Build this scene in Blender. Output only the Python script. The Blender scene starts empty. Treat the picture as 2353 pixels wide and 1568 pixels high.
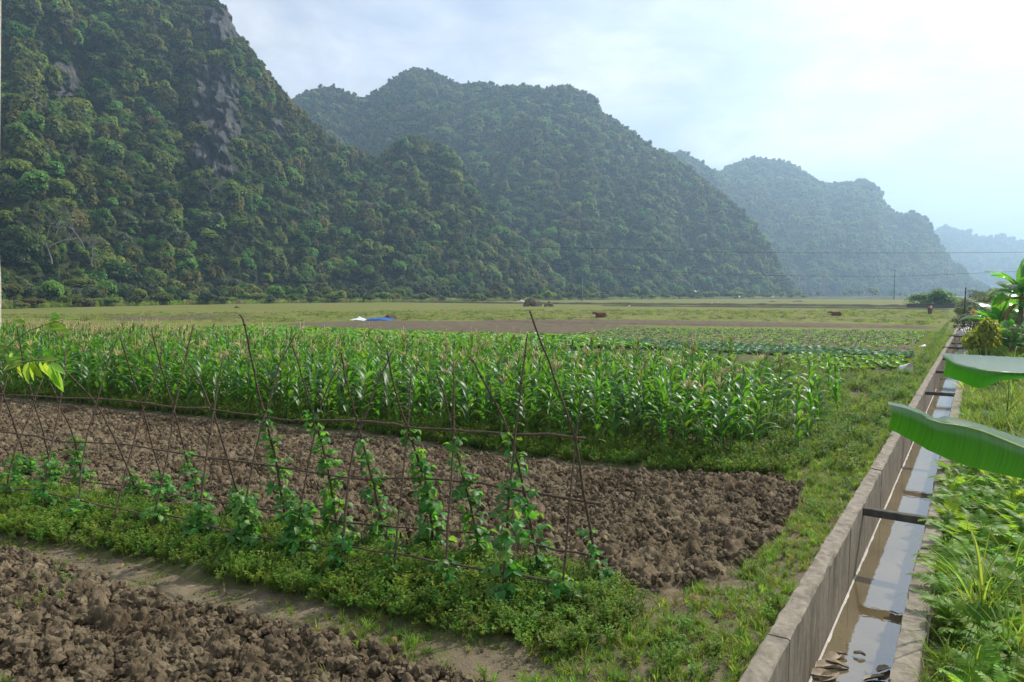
import bpy, math, random
import numpy as np
from mathutils import Vector, Matrix, Euler
R = math.radians
random.seed(7)
rng = np.random.default_rng(7)
scene = bpy.context.scene
C = scene.collection

# ------------------------------------------------------------------ camera, sky, sun, exposure
CAMZ = 3.0
F = 2353 * 24.0 / 36.0
PITCH = math.atan((784 - 676.5) / F)
cam_d = bpy.data.cameras.new('camera')
cam_d.lens = 24.0
cam_d.sensor_width = 36.0
cam_d.clip_start = 0.05
cam_d.clip_end = 12000
cam = bpy.data.objects.new('camera', cam_d)
C.objects.link(cam)
cam.location = (0, 0, CAMZ)
cam.rotation_euler = (math.pi / 2 - PITCH, 0, 0)
scene.camera = cam

SUN_AZ, SUN_EL = R(54), R(43)          # azimuth from +Y (view) towards +X
SUN_STRENGTH = 5.0
SKY_STRENGTH = 0.11
HAZE = 0.00046
world = bpy.data.worlds.new('World')
scene.world = world
world.use_nodes = True
wn, wl = world.node_tree.nodes, world.node_tree.links
for n in list(wn):
    wn.remove(n)
def N(nodes, t, **kw):
    n = nodes.new(t)
    for k, v in kw.items():
        setattr(n, k, v)
    return n
w_out = N(wn, 'ShaderNodeOutputWorld')
w_bg = N(wn, 'ShaderNodeBackground')
w_bg.inputs['Strength'].default_value = SKY_STRENGTH
sky = N(wn, 'ShaderNodeTexSky')
sky.sky_type = 'NISHITA'
sky.sun_disc = False
sky.sun_elevation = SUN_EL
sky.sun_rotation = SUN_AZ
sky.air_density = 1.0
sky.dust_density = 1.2
sky.ozone_density = 1.5
tc = N(wn, 'ShaderNodeTexCoord')
sep = N(wn, 'ShaderNodeSeparateXYZ')
wl.new(tc.outputs['Generated'], sep.inputs[0])
zz = N(wn, 'ShaderNodeMath', operation='ADD'); zz.inputs[1].default_value = 0.22
wl.new(sep.outputs['Z'], zz.inputs[0])
zc = N(wn, 'ShaderNodeMath', operation='MAXIMUM'); zc.inputs[1].default_value = 0.08
wl.new(zz.outputs[0], zc.inputs[0])
dx = N(wn, 'ShaderNodeMath', operation='DIVIDE'); dy = N(wn, 'ShaderNodeMath', operation='DIVIDE')
wl.new(sep.outputs['X'], dx.inputs[0]); wl.new(zc.outputs[0], dx.inputs[1])
wl.new(sep.outputs['Y'], dy.inputs[0]); wl.new(zc.outputs[0], dy.inputs[1])
cmb = N(wn, 'ShaderNodeCombineXYZ')
wl.new(dx.outputs[0], cmb.inputs[0]); wl.new(dy.outputs[0], cmb.inputs[1])
cn = N(wn, 'ShaderNodeTexNoise')
cn.inputs['Scale'].default_value = 1.5
cn.inputs['Detail'].default_value = 9
cn.inputs['Roughness'].default_value = 0.56
cn.inputs['Distortion'].default_value = 0.35
wl.new(cmb.outputs[0], cn.inputs['Vector'])
cr = N(wn, 'ShaderNodeMapRange'); cr.interpolation_type = 'SMOOTHSTEP'
cr.inputs['From Min'].default_value = 0.36; cr.inputs['From Max'].default_value = 0.68
cr.inputs['To Min'].default_value = 0.38; cr.inputs['To Max'].default_value = 0.92
wl.new(cn.outputs['Fac'], cr.inputs['Value'])
# thin cloud is brighter towards the sun: forward scattering
sd = N(wn, 'ShaderNodeVectorMath', operation='DOT_PRODUCT')
sd.inputs[1].default_value = (math.sin(SUN_AZ) * math.cos(SUN_EL), math.cos(SUN_AZ) * math.cos(SUN_EL), math.sin(SUN_EL))
wl.new(tc.outputs['Generated'], sd.inputs[0])
sr = N(wn, 'ShaderNodeMapRange')
sr.inputs['From Min'].default_value = -0.2; sr.inputs['From Max'].default_value = 1.0
sr.inputs['To Min'].default_value = 0.0; sr.inputs['To Max'].default_value = 1.0
wl.new(sd.outputs['Value'], sr.inputs['Value'])
sp = N(wn, 'ShaderNodeMath', operation='POWER'); sp.inputs[1].default_value = 2.2
wl.new(sr.outputs[0], sp.inputs[0])
cb = N(wn, 'ShaderNodeMath', operation='MULTIPLY_ADD')
cb.inputs[1].default_value = 2.4; cb.inputs[2].default_value = 7.1
wl.new(sp.outputs[0], cb.inputs[0])
cc = N(wn, 'ShaderNodeCombineColor')
cg = N(wn, 'ShaderNodeMath', operation='MULTIPLY'); cg.inputs[1].default_value = 1.01
cbl = N(wn, 'ShaderNodeMath', operation='MULTIPLY'); cbl.inputs[1].default_value = 1.07
c2 = N(wn, 'ShaderNodeTexNoise')
c2.inputs['Scale'].default_value = 3.4; c2.inputs['Detail'].default_value = 8; c2.inputs['Roughness'].default_value = 0.6; c2.inputs['Distortion'].default_value = 0.5
wl.new(cmb.outputs[0], c2.inputs['Vector'])
c2r = N(wn, 'ShaderNodeMapRange'); c2r.inputs['From Min'].default_value = 0.32; c2r.inputs['From Max'].default_value = 0.68
c2r.inputs['To Min'].default_value = 0.80; c2r.inputs['To Max'].default_value = 1.16
wl.new(c2.outputs['Fac'], c2r.inputs['Value'])
cbm = N(wn, 'ShaderNodeMath', operation='MULTIPLY')
wl.new(cb.outputs[0], cbm.inputs[0]); wl.new(c2r.outputs[0], cbm.inputs[1])
cb = cbm
wl.new(cb.outputs[0], cc.inputs[0])
wl.new(cb.outputs[0], cg.inputs[0]); wl.new(cg.outputs[0], cc.inputs[1])
wl.new(cb.outputs[0], cbl.inputs[0]); wl.new(cbl.outputs[0], cc.inputs[2])
wm = N(wn, 'ShaderNodeMix', data_type='RGBA')
wl.new(cr.outputs[0], wm.inputs['Factor'])
wl.new(sky.outputs[0], wm.inputs['A']); wl.new(cc.outputs[0], wm.inputs['B'])
wl.new(wm.outputs['Result'], w_bg.inputs['Color'])
wl.new(w_bg.outputs[0], w_out.inputs['Surface'])

sun_d = bpy.data.lights.new('sun', 'SUN')
sun_d.energy = SUN_STRENGTH
sun_d.angle = R(0.8)
sun_d.color = (1.0, 0.94, 0.84)
sun = bpy.data.objects.new('sun', sun_d)
C.objects.link(sun)
sv = Vector((math.sin(SUN_AZ) * math.cos(SUN_EL), math.cos(SUN_AZ) * math.cos(SUN_EL), math.sin(SUN_EL)))
sun.rotation_euler = sv.to_track_quat('Z', 'Y').to_euler()
sun.location = (60, 20, 80)

scene.view_settings.view_transform = 'Standard'
scene.view_settings.look = 'None'
scene.view_settings.exposure = 0.40
scene.view_settings.gamma = 1.0
scene.render.engine = 'CYCLES'
cy = scene.cycles
cy.use_denoising = True
cy.max_bounces = 7
cy.diffuse_bounces = 3
cy.glossy_bounces = 3
cy.transmission_bounces = 5
cy.transparent_max_bounces = 8
cy.volume_bounces = 0
cy.sample_clamp_indirect = 6.0

# ------------------------------------------------------------------ geometry helpers
_cp, _sp = math.cos(PITCH), math.sin(PITCH)
def ray(px, py):
    a, b = (px - 1176.5) / F, (784 - py) / F
    return np.array([a, _cp + b * _sp, -_sp + b * _cp])
def P(px, py, z=0.0):
    d = ray(px, py)
    k = (z - CAMZ) / d[2]
    return np.array([d[0] * k, d[1] * k, z])
def PD(px, py, Y):
    d = ray(px, py)
    k = Y / d[1]
    return np.array([d[0] * k, Y, CAMZ + d[2] * k])
def proj(p):
    p = np.asarray(p, float)
    x, y, z = p[..., 0], p[..., 1], p[..., 2] - CAMZ
    f = y * _cp - z * _sp
    u = y * _sp + z * _cp
    f = np.where(np.abs(f) < 1e-6, 1e-6, f)
    return 1176.5 + F * x / f, 784 - F * u / f, f

def _hash(ix, iy, seed):
    h = (ix.astype(np.int64) * 374761393 + iy.astype(np.int64) * 668265263 + seed * 974634777) & 0xFFFFFFFF
    h = ((h ^ (h >> 13)) * 1274126177) & 0xFFFFFFFF
    h = ((h ^ (h >> 16)) * 2246822519) & 0xFFFFFFFF
    return ((h ^ (h >> 15)) & 0xFFFFFF) / float(0xFFFFFF)
def vnoise(x, y, seed=0):
    x = np.asarray(x, float); y = np.asarray(y, float)
    ix, iy = np.floor(x), np.floor(y)
    fx, fy = x - ix, y - iy
    fx = fx * fx * fx * (fx * (fx * 6 - 15) + 10); fy = fy * fy * fy * (fy * (fy * 6 - 15) + 10)
    a = _hash(ix, iy, seed); b = _hash(ix + 1, iy, seed); c = _hash(ix, iy + 1, seed); d = _hash(ix + 1, iy + 1, seed)
    return (a + (b - a) * fx) * (1 - fy) + (c + (d - c) * fx) * fy
def fbm(x, y, seed=0, octv=4, gain=0.5):
    s, a, t = 0.0, 1.0, 0.0
    x = np.asarray(x, float); y = np.asarray(y, float)
    for i in range(octv):
        s = s + a * vnoise(x, y, seed + i * 17); t += a
        x, y = x * 2.03 + 11.3, y * 2.03 - 7.7; a *= gain
    return s / t
def lumps(x, y, cell, seed=0):
    """rounded clods: max of domes on a jittered lattice"""
    x = np.asarray(x, float) / cell; y = np.asarray(y, float) / cell
    ix, iy = np.floor(x), np.floor(y)
    best = np.zeros_like(x)
    for ox in (-1, 0, 1):
        for oy in (-1, 0, 1):
            cx, cy_ = ix + ox, iy + oy
            jx, jy = cx + _hash(cx, cy_, seed), cy_ + _hash(cx, cy_, seed + 5)
            r = 0.45 + 0.5 * _hash(cx, cy_, seed + 9)
            hh = 0.3 + 0.7 * _hash(cx, cy_, seed + 13)
            ang = 6.28 * _hash(cx, cy_, seed + 21); el = 0.6 + 0.4 * _hash(cx, cy_, seed + 23)
            ddx, ddy = x - jx, y - jy
            ru = ddx * np.cos(ang) + ddy * np.sin(ang); rv = (-ddx * np.sin(ang) + ddy * np.cos(ang)) / el
            q = 1 - (ru * ru + rv * rv) / (r * r)
            best = np.maximum(best, hh * np.sqrt(np.clip(q, 0, 1)))
    return best
def blocks(x, y, cell, seed=0):
    """angular clods: tilted rotated blocks on a jittered lattice, max of neighbours"""
    x = np.asarray(x, float) / cell; y = np.asarray(y, float) / cell
    ix, iy = np.floor(x), np.floor(y)
    best = np.full(x.shape, -0.3)
    for ox in (-1, 0, 1):
        for oy in (-1, 0, 1):
            cx, cy_ = ix + ox, iy + oy
            H = lambda k: _hash(cx, cy_, seed + k)
            ddx, ddy = x - cx - H(0), y - cy_ - H(5)
            ang = 6.28 * H(9); ca, sa = np.cos(ang), np.sin(ang)
            u, v = ddx * ca + ddy * sa, -ddx * sa + ddy * ca
            r = 0.22 + 0.34 * H(13)
            d = np.maximum(np.maximum(np.abs(u), np.abs(v) * (1 + 0.5 * H(15))), (np.abs(u) + np.abs(v)) * 0.74)
            h = 0.25 + 0.75 * H(17) + (H(19) - 0.5) * 1.1 * ddx + (H(21) - 0.5) * 1.1 * ddy - 0.12 * d - 4.5 * np.maximum(0, d - r)
            best = np.maximum(best, h)
    return best
def smooth(a, b, x):
    t = np.clip((x - a) / (b - a), 0, 1)
    return t * t * (3 - 2 * t)
def poly_sd(poly, x, y):
    """signed distance (positive inside) to polygon"""
    poly = np.asarray(poly, float)[:, :2]
    n = len(poly)
    d = np.full(x.shape, 1e9)
    ins = np.zeros(x.shape, bool)
    for i in range(n):
        a, b = poly[i], poly[(i + 1) % n]
        e = b - a
        L = max(e @ e, 1e-9)
        t = np.clip(((x - a[0]) * e[0] + (y - a[1]) * e[1]) / L, 0, 1)
        d = np.minimum(d, np.hypot(x - a[0] - t * e[0], y - a[1] - t * e[1]))
        if abs(e[1]) > 1e-12:
            c = ((a[1] > y) != (b[1] > y)) & (x < e[0] * (y - a[1]) / e[1] + a[0])
            ins ^= c
    return np.where(ins, d, -d)
def interp(px, pts):
    pts = sorted(pts)
    return np.interp(px, [p[0] for p in pts], [p[1] for p in pts])

class MB:
    def __init__(s):
        s.v, s.f, s.m = [], [], []
    def add(s, v, f, m=0):
        b = len(s.v)
        s.v.extend([tuple(map(float, p)) for p in v])
        s.f.extend([tuple(int(i) + b for i in q) for q in f])
        s.m.extend([m] * len(f))
    def box(s, c, size, rz=0.0, m=0, taper=1.0):
        hx, hy, hz = size[0] / 2, size[1] / 2, size[2] / 2
        ca, sa = math.cos(rz), math.sin(rz)
        v = []
        for z in (-hz, hz):
            k = taper if z > 0 else 1.0
            for x, y in ((-hx, -hy), (hx, -hy), (hx, hy), (-hx, hy)):
                v.append((c[0] + (x * ca - y * sa) * k, c[1] + (x * sa + y * ca) * k, c[2] + z))
        s.add(v, [(3, 2, 1, 0), (4, 5, 6, 7), (0, 1, 5, 4), (1, 2, 6, 5), (2, 3, 7, 6), (3, 0, 4, 7)], m)
    def tube(s, path, rad, n=6, m=0, cap=True):
        path = [np.asarray(p, float) for p in path]
        k = len(path)
        rad = [rad] * k if np.isscalar(rad) else list(rad)
        v, f = [], []
        ref = np.array([0.31, 0.17, 0.93])
        for i, p in enumerate(path):
            t = path[min(i + 1, k - 1)] - path[max(i - 1, 0)]
            t = t / (np.linalg.norm(t) + 1e-9)
            if abs(t @ ref) > 0.97:
                ref = np.array([0.93, 0.17, 0.31])
            a = np.cross(t, ref); a /= np.linalg.norm(a)
            b = np.cross(t, a)
            ref = -np.cross(a, t) if False else ref
            for j in range(n):
                w = 2 * math.pi * j / n
                v.append(p + rad[i] * (math.cos(w) * a + math.sin(w) * b))
        for i in range(k - 1):
            for j in range(n):
                f.append((i * n + j, i * n + (j + 1) % n, (i + 1) * n + (j + 1) % n, (i + 1) * n + j))
        if cap:
            f.append(tuple(range(n - 1, -1, -1))); f.append(tuple((k - 1) * n + j for j in range(n)))
        s.add(v, f, m)
    def lathe(s, prof, n=16, m=0, M=None):
        v, f = [], []
        for r, z in prof:
            for j in range(n):
                w = 2 * math.pi * j / n
                q = Vector((r * math.cos(w), r * math.sin(w), z))
                v.append(M @ q if M else q)
        for i in range(len(prof) - 1):
            for j in range(n):
                f.append((i * n + j, i * n + (j + 1) % n, (i + 1) * n + (j + 1) % n, (i + 1) * n + j))
        s.add(v, f, m)
    def grid(s, rows, m=0):
        nr, nc = len(rows), len(rows[0])
        v = [p for r in rows for p in r]
        f = [(i * nc + j, i * nc + j + 1, (i + 1) * nc + j + 1, (i + 1) * nc + j) for i in range(nr - 1) for j in range(nc - 1)]
        s.add(v, f, m)
    def mesh(s, name, mats, smooth_=True, off=None):
        me = bpy.data.meshes.new(name)
        v = s.v if off is None else [(a - off[0], b - off[1], c - off[2]) for a, b, c in s.v]
        me.from_pydata(v, [], s.f)
        for mt in (mats if isinstance(mats, (list, tuple)) else [mats]):
            me.materials.append(mt)
        if any(s.m):
            me.polygons.foreach_set('material_index', s.m)
        if smooth_:
            me.polygons.foreach_set('use_smooth', [True] * len(me.polygons))
        me.update()
        return me
def obj(name, me, parent=None, loc=(0, 0, 0), rot=(0, 0, 0), sc=(1, 1, 1)):
    o = bpy.data.objects.new(name, me)
    C.objects.link(o)
    o.parent = parent
    o.location = loc; o.rotation_euler = rot
    o.scale = (sc, sc, sc) if np.isscalar(sc) else sc
    return o
def tag(o, label=None, cat=None, group=None, kind=None):
    if label: o['label'] = label
    if cat: o['category'] = cat
    if group: o['group'] = group
    if kind: o['kind'] = kind
    return o
def thing(name, label, cat, loc=(0, 0, 0), rz=0.0, group=None):
    o = bpy.data.objects.new(name, None)
    o.empty_display_size = 0.1
    C.objects.link(o)
    o.location = loc; o.rotation_euler = (0, 0, rz)
    return tag(o, label, cat, group)
def npmesh(name, v, faces, mat, smooth_=True):
    me = bpy.data.meshes.new(name)
    v = np.asarray(v, np.float32); faces = np.asarray(faces, np.int32)
    me.vertices.add(len(v)); me.vertices.foreach_set('co', v.ravel())
    k = faces.shape[1]
    me.loops.add(faces.size); me.loops.foreach_set('vertex_index', faces.ravel())
    me.polygons.add(len(faces)); me.polygons.foreach_set('loop_start', np.arange(0, faces.size, k, dtype=np.int32))
    me.materials.append(mat)
    if smooth_:
        me.polygons.foreach_set('use_smooth', np.ones(len(faces), bool))
    me.update(calc_edges=True)
    me.validate()
    return me
def grid_mesh(name, X, Y, Z, mat, keep=None, sm=True):
    nr, nc = X.shape
    idx = np.arange(nr * nc).reshape(nr, nc)
    f = np.stack([idx[:-1, :-1], idx[:-1, 1:], idx[1:, 1:], idx[1:, :-1]], -1).reshape(-1, 4)
    v = np.stack([X, Y, Z], -1).reshape(-1, 3)
    if keep is not None:
        kp = keep.ravel()
        f = f[kp[f].any(1)]
        used = np.unique(f)
        remap = np.full(len(v), -1); remap[used] = np.arange(len(used))
        v = v[used]; f = remap[f]
    return npmesh(name, v, f, mat, sm)

# ------------------------------------------------------------------ materials
def newmat(name):
    m = bpy.data.materials.new(name)
    m.use_nodes = True
    nt = m.node_tree
    for n in list(nt.nodes):
        nt.nodes.remove(n)
    return m, nt.nodes, nt.links
def ramp(nodes, stops):
    r = nodes.new('ShaderNodeValToRGB')
    e = r.color_ramp.elements
    while len(e) < len(stops):
        e.new(0.5)
    for el, (p, c) in zip(e, stops):
        el.position = p; el.color = (*c, 1)
    return r
def noise(nodes, links, scale, detail=5, rough=0.55, vec=None, dist=0.0):
    n = nodes.new('ShaderNodeTexNoise')
    n.inputs['Scale'].default_value = scale
    n.inputs['Detail'].default_value = detail
    n.inputs['Roughness'].default_value = rough
    n.inputs['Distortion'].default_value = dist
    if vec is not None:
        links.new(vec, n.inputs['Vector'])
    return n
def leafmat(name, col, tcol, tf=0.35, rough=0.5, var=0.3, spec=0.35, hue=0.03, nscale=6.0, stripe=None):
    m, n, l = newmat(name)
    out = n.new('ShaderNodeOutputMaterial')
    pr = n.new('ShaderNodeBsdfPrincipled')
    tr = n.new('ShaderNodeBsdfTranslucent')
    mx = n.new('ShaderNodeMixShader')
    oi = n.new('ShaderNodeObjectInfo')
    geo = n.new('ShaderNodeNewGeometry')
    nz = noise(n, l, nscale, 3)
    tco = n.new('ShaderNodeTexCoord')
    l.new(tco.outputs['Object'], nz.inputs['Vector'])
    # per object and per leaf variation
    mr = n.new('ShaderNodeMapRange')
    mr.inputs['To Min'].default_value = 1 - var; mr.inputs['To Max'].default_value = 1 + var
    l.new(oi.outputs['Random'], mr.inputs['Value'])
    ml = n.new('ShaderNodeMapRange')
    ml.inputs['To Min'].default_value = 0.72; ml.inputs['To Max'].default_value = 1.28
    l.new(geo.outputs['Random Per Island'], ml.inputs['Value'])
    mm = n.new('ShaderNodeMath'); mm.operation = 'MULTIPLY'
    l.new(mr.outputs[0], mm.inputs[0]); l.new(ml.outputs[0], mm.inputs[1])
    mn = n.new('ShaderNodeMapRange')
    mn.inputs['From Min'].default_value = 0.3; mn.inputs['From Max'].default_value = 0.7
    mn.inputs['To Min'].default_value = 0.8; mn.inputs['To Max'].default_value = 1.2
    l.new(nz.outputs['Fac'], mn.inputs['Value'])
    m2 = n.new('ShaderNodeMath'); m2.operation = 'MULTIPLY'
    l.new(mm.outputs[0], m2.inputs[0]); l.new(mn.outputs[0], m2.inputs[1])
    rh = n.new('ShaderNodeMath'); rh.operation = 'MULTIPLY_ADD'
    wv = n.new('ShaderNodeMath'); wv.operation = 'FRACT'
    w7 = n.new('ShaderNodeMath'); w7.operation = 'MULTIPLY'; w7.inputs[1].default_value = 7.31
    l.new(oi.outputs['Random'], w7.inputs[0]); l.new(w7.outputs[0], wv.inputs[0])
    l.new(wv.outputs[0], rh.inputs[0])
    rh.inputs[1].default_value = -hue * 2; rh.inputs[2].default_value = 0.5 + hue * 0.8
    for c, sock in ((col, pr.inputs['Base Color']), (tcol, tr.inputs['Color'])):
        hs = n.new('ShaderNodeHueSaturation')
        hs.inputs['Color'].default_value = (*c, 1)
        l.new(rh.outputs[0], hs.inputs['Hue'])
        l.new(m2.outputs[0], hs.inputs['Value'])
        l.new(hs.outputs[0], sock)
    pr.inputs['Roughness'].default_value = rough
    pr.inputs['Specular IOR Level'].default_value = spec
    mx.inputs[0].default_value = tf
    l.new(pr.outputs[0], mx.inputs[1]); l.new(tr.outputs[0], mx.inputs[2])
    l.new(mx.outputs[0], out.inputs['Surface'])
    return m
def plain(name, col, rough=0.7, spec=0.3, nscale=8.0, amt=0.3, bump=0.0, bscale=40.0, detail=6):
    m, n, l = newmat(name)
    out = n.new('ShaderNodeOutputMaterial')
    pr = n.new('ShaderNodeBsdfPrincipled')
    tco = n.new('ShaderNodeTexCoord')
    nz = noise(n, l, nscale, detail, 0.6, tco.outputs['Object'])
    a = tuple(c * (1 - amt) for c in col); b = tuple(min(1, c * (1 + amt)) for c in col)
    r = ramp(n, [(0.3, a), (0.7, b)])
    l.new(nz.outputs['Fac'], r.inputs[0]); l.new(r.outputs[0], pr.inputs['Base Color'])
    pr.inputs['Roughness'].default_value = rough
    pr.inputs['Specular IOR Level'].default_value = spec
    if bump:
        nb = noise(n, l, bscale, 6, 0.65, tco.outputs['Object'])
        bp = n.new('ShaderNodeBump'); bp.inputs['Strength'].default_value = bump; bp.inputs['Distance'].default_value = 0.02
        l.new(nb.outputs['Fac'], bp.inputs['Height']); l.new(bp.outputs[0], pr.inputs['Normal'])
    l.new(pr.outputs[0], out.inputs['Surface'])
    return m
def ramp_ground(name, layers, bump=0.5, bscale=18.0, bdist=0.03, rough=0.95):
    """layers: list of (noise scale, stops) multiplied/mixed: first is base ramp, others are (scale, lo, hi, colour) overlays"""
    m, n, l = newmat(name)
    out = n.new('ShaderNodeOutputMaterial')
    pr = n.new('ShaderNodeBsdfPrincipled')
    tco = n.new('ShaderNodeTexCoord')
    vec = n.new('ShaderNodeNewGeometry').outputs['Position']
    sc, stops = layers[0]
    nz = noise(n, l, sc, 8, 0.62, vec)
    r = ramp(n, stops)
    l.new(nz.outputs['Fac'], r.inputs[0])
    cur = r.outputs[0]
    for sc, lo, hi, col in layers[1:]:
        nz = noise(n, l, sc, 7, 0.6, vec, 0.3)
        mr = n.new('ShaderNodeMapRange'); mr.interpolation_type = 'SMOOTHSTEP'
        mr.inputs['From Min'].default_value = lo; mr.inputs['From Max'].default_value = hi
        l.new(nz.outputs['Fac'], mr.inputs['Value'])
        mx = n.new('ShaderNodeMix'); mx.data_type = 'RGBA'
        l.new(mr.outputs[0], mx.inputs['Factor'])
        l.new(cur, mx.inputs['A']); mx.inputs['B'].default_value = (*col, 1)
        cur = mx.outputs['Result']
    l.new(cur, pr.inputs['Base Color'])
    pr.inputs['Roughness'].default_value = rough
    pr.inputs['Specular IOR Level'].default_value = 0.1
    nb = noise(n, l, bscale, 9, 0.7, vec)
    bp = n.new('ShaderNodeBump'); bp.inputs['Strength'].default_value = bump; bp.inputs['Distance'].default_value = bdist
    l.new(nb.outputs['Fac'], bp.inputs['Height']); l.new(bp.outputs[0], pr.inputs['Normal'])
    l.new(pr.outputs[0], out.inputs['Surface'])
    return m

M_soil = ramp_ground('soil', [(5.0, [(0.3, (0.074, 0.056, 0.034)), (0.5, (0.148, 0.114, 0.071)), (0.72, (0.27, 0.215, 0.140))]),
                              (0.55, 0.50, 0.68, (0.082, 0.058, 0.033)), (22, 0.58, 0.75, (0.29, 0.22, 0.135))], bump=1.0, bscale=38, bdist=0.03)
M_far_soil = ramp_ground('far_soil', [(1.6, [(0.3, (0.07, 0.057, 0.036)), (0.7, (0.145, 0.118, 0.077))]), (0.2, 0.55, 0.75, (0.14, 0.12, 0.06))], bump=0.8, bscale=6, bdist=0.06)
M_dirt = ramp_ground('dirt', [(3.1, [(0.3, (0.10, 0.082, 0.052)), (0.7, (0.215, 0.175, 0.115))]),
                              (2.2, 0.52, 0.72, (0.095, 0.105, 0.035)), (17, 0.55, 0.72, (0.085, 0.068, 0.045)), (40, 0.6, 0.75, (0.24, 0.2, 0.14))], bump=1.0, bscale=45, bdist=0.02)
M_field = ramp_ground('field_grass', [(0.06, [(0.3, (0.10, 0.125, 0.028)), (0.5, (0.14, 0.148, 0.038)), (0.7, (0.185, 0.158, 0.055))]),
                                      (0.5, 0.48, 0.7, (0.11, 0.145, 0.035)), (2.3, 0.55, 0.72, (0.19, 0.165, 0.08)), (1.1, 0.55, 0.7, (0.10, 0.12, 0.035)), (0.17, 0.62, 0.72, (0.17, 0.14, 0.085))], bump=0.9, bscale=2.6, bdist=0.12)
M_bank = ramp_ground('bank', [(1.5, [(0.3, (0.05, 0.06, 0.02)), (0.7, (0.12, 0.115, 0.05))])], bump=0.8, bscale=14, bdist=0.03)
M_bund = ramp_ground('bund', [(0.7, [(0.3, (0.055, 0.05, 0.03)), (0.7, (0.10, 0.095, 0.045))]), (0.35, 0.5, 0.65, (0.08, 0.11, 0.03))], bump=0.9, bscale=5, bdist=0.08)

def concrete(name, base=(0.245, 0.212, 0.165), stain=(0.075, 0.066, 0.052)):
    m, n, l = newmat(name)
    out = n.new('ShaderNodeOutputMaterial'); pr = n.new('ShaderNodeBsdfPrincipled')
    tco = n.new('ShaderNodeTexCoord')
    a = noise(n, l, 9, 8, 0.65, tco.outputs['Object'])
    mp = n.new('ShaderNodeMapping'); mp.inputs['Scale'].default_value = (5.0, 5.0, 0.7)
    l.new(tco.outputs['Object'], mp.inputs['Vector'])
    b = noise(n, l, 1.3, 7, 0.7, mp.outputs[0])
    c = noise(n, l, 60, 4, 0.7, tco.outputs['Object'])
    r1 = ramp(n, [(0.3, tuple(x * 0.72 for x in base)), (0.7, tuple(x * 1.18 for x in base))])
    l.new(a.outputs['Fac'], r1.inputs[0])
    mr = n.new('ShaderNodeMapRange'); mr.inputs['From Min'].default_value = 0.45; mr.inputs['From Max'].default_value = 0.72
    mr.inputs['To Max'].default_value = 0.85
    l.new(b.outputs['Fac'], mr.inputs['Value'])
    mx = n.new('ShaderNodeMix'); mx.data_type = 'RGBA'
    l.new(mr.outputs[0], mx.inputs['Factor']); l.new(r1.outputs[0], mx.inputs['A']); mx.inputs['B'].default_value = (*stain, 1)
    mr2 = n.new('ShaderNodeMapRange'); mr2.inputs['From Min'].default_value = 0.62; mr2.inputs['From Max'].default_value = 0.75
    mr2.inputs['To Max'].default_value = 0.5
    l.new(c.outputs['Fac'], mr2.inputs['Value'])
    mx2 = n.new('ShaderNodeMix'); mx2.data_type = 'RGBA'
    l.new(mr2.outputs[0], mx2.inputs['Factor']); l.new(mx.outputs['Result'], mx2.inputs['A']); mx2.inputs['B'].default_value = (0.09, 0.08, 0.07, 1)
    mo = noise(n, l, 1.7, 7, 0.7, tco.outputs['Object'])
    mm_ = n.new('ShaderNodeMapRange'); mm_.inputs['From Min'].default_value = 0.54; mm_.inputs['From Max'].default_value = 0.72; mm_.inputs['To Max'].default_value = 0.6
    l.new(mo.outputs['Fac'], mm_.inputs['Value'])
    mx3 = n.new('ShaderNodeMix'); mx3.data_type = 'RGBA'
    l.new(mm_.outputs[0], mx3.inputs['Factor']); l.new(mx2.outputs['Result'], mx3.inputs['A']); mx3.inputs['B'].default_value = (0.085, 0.088, 0.04, 1)
    l.new(mx3.outputs['Result'], pr.inputs['Base Color'])
    pr.inputs['Roughness'].default_value = 0.9; pr.inputs['Specular IOR Level'].default_value = 0.2
    bp = n.new('ShaderNodeBump'); bp.inputs['Strength'].default_value = 0.6; bp.inputs['Distance'].default_value = 0.008
    l.new(c.outputs['Fac'], bp.inputs['Height']); l.new(bp.outputs[0], pr.inputs['Normal'])
    l.new(pr.outputs[0], out.inputs['Surface'])
    return m
M_conc = concrete('concrete')
M_conc_dark = concrete('mossy_concrete', (0.10, 0.09, 0.075), (0.03, 0.03, 0.028))
M_bed = plain('canal_mud', (0.27, 0.205, 0.115), 0.9, 0.1, 3, 0.3)
M_lime = plain('lime_scale', (0.46, 0.44, 0.40), 0.8, 0.2, 30, 0.25)
m, n, l = newmat('murky_water')
out = n.new('ShaderNodeOutputMaterial'); pr = n.new('ShaderNodeBsdfPrincipled')
pr.inputs['Base Color'].default_value = (0.62, 0.52, 0.36, 1)
pr.inputs['Roughness'].default_value = 0.015
pr.inputs['IOR'].default_value = 1.34
tco = n.new('ShaderNodeTexCoord')
w1 = noise(n, l, 9, 3, 0.5, tco.outputs['Object'])
bp = n.new('ShaderNodeBump'); bp.inputs['Strength'].default_value = 0.10; bp.inputs['Distance'].default_value = 0.012
l.new(w1.outputs['Fac'], bp.inputs['Height'])
l.new(bp.outputs[0], pr.inputs['Normal'])
gl = n.new('ShaderNodeBsdfGlossy'); gl.inputs['Roughness'].default_value = 0.012
l.new(bp.outputs[0], gl.inputs['Normal'])
df = n.new('ShaderNodeBsdfDiffuse')
mud = ramp(n, [(0.3, (0.105, 0.082, 0.042)), (0.7, (0.17, 0.132, 0.070))])
w2 = noise(n, l, 1.2, 5, 0.6, tco.outputs['Object'])
l.new(w2.outputs['Fac'], mud.inputs[0]); l.new(mud.outputs[0], df.inputs['Color'])
fr = n.new('ShaderNodeFresnel'); fr.inputs['IOR'].default_value = 3.0
l.new(bp.outputs[0], fr.inputs['Normal'])
mx = n.new('ShaderNodeMixShader')
l.new(fr.outputs[0], mx.inputs[0]); l.new(df.outputs[0], mx.inputs[1]); l.new(gl.outputs[0], mx.inputs[2])
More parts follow.
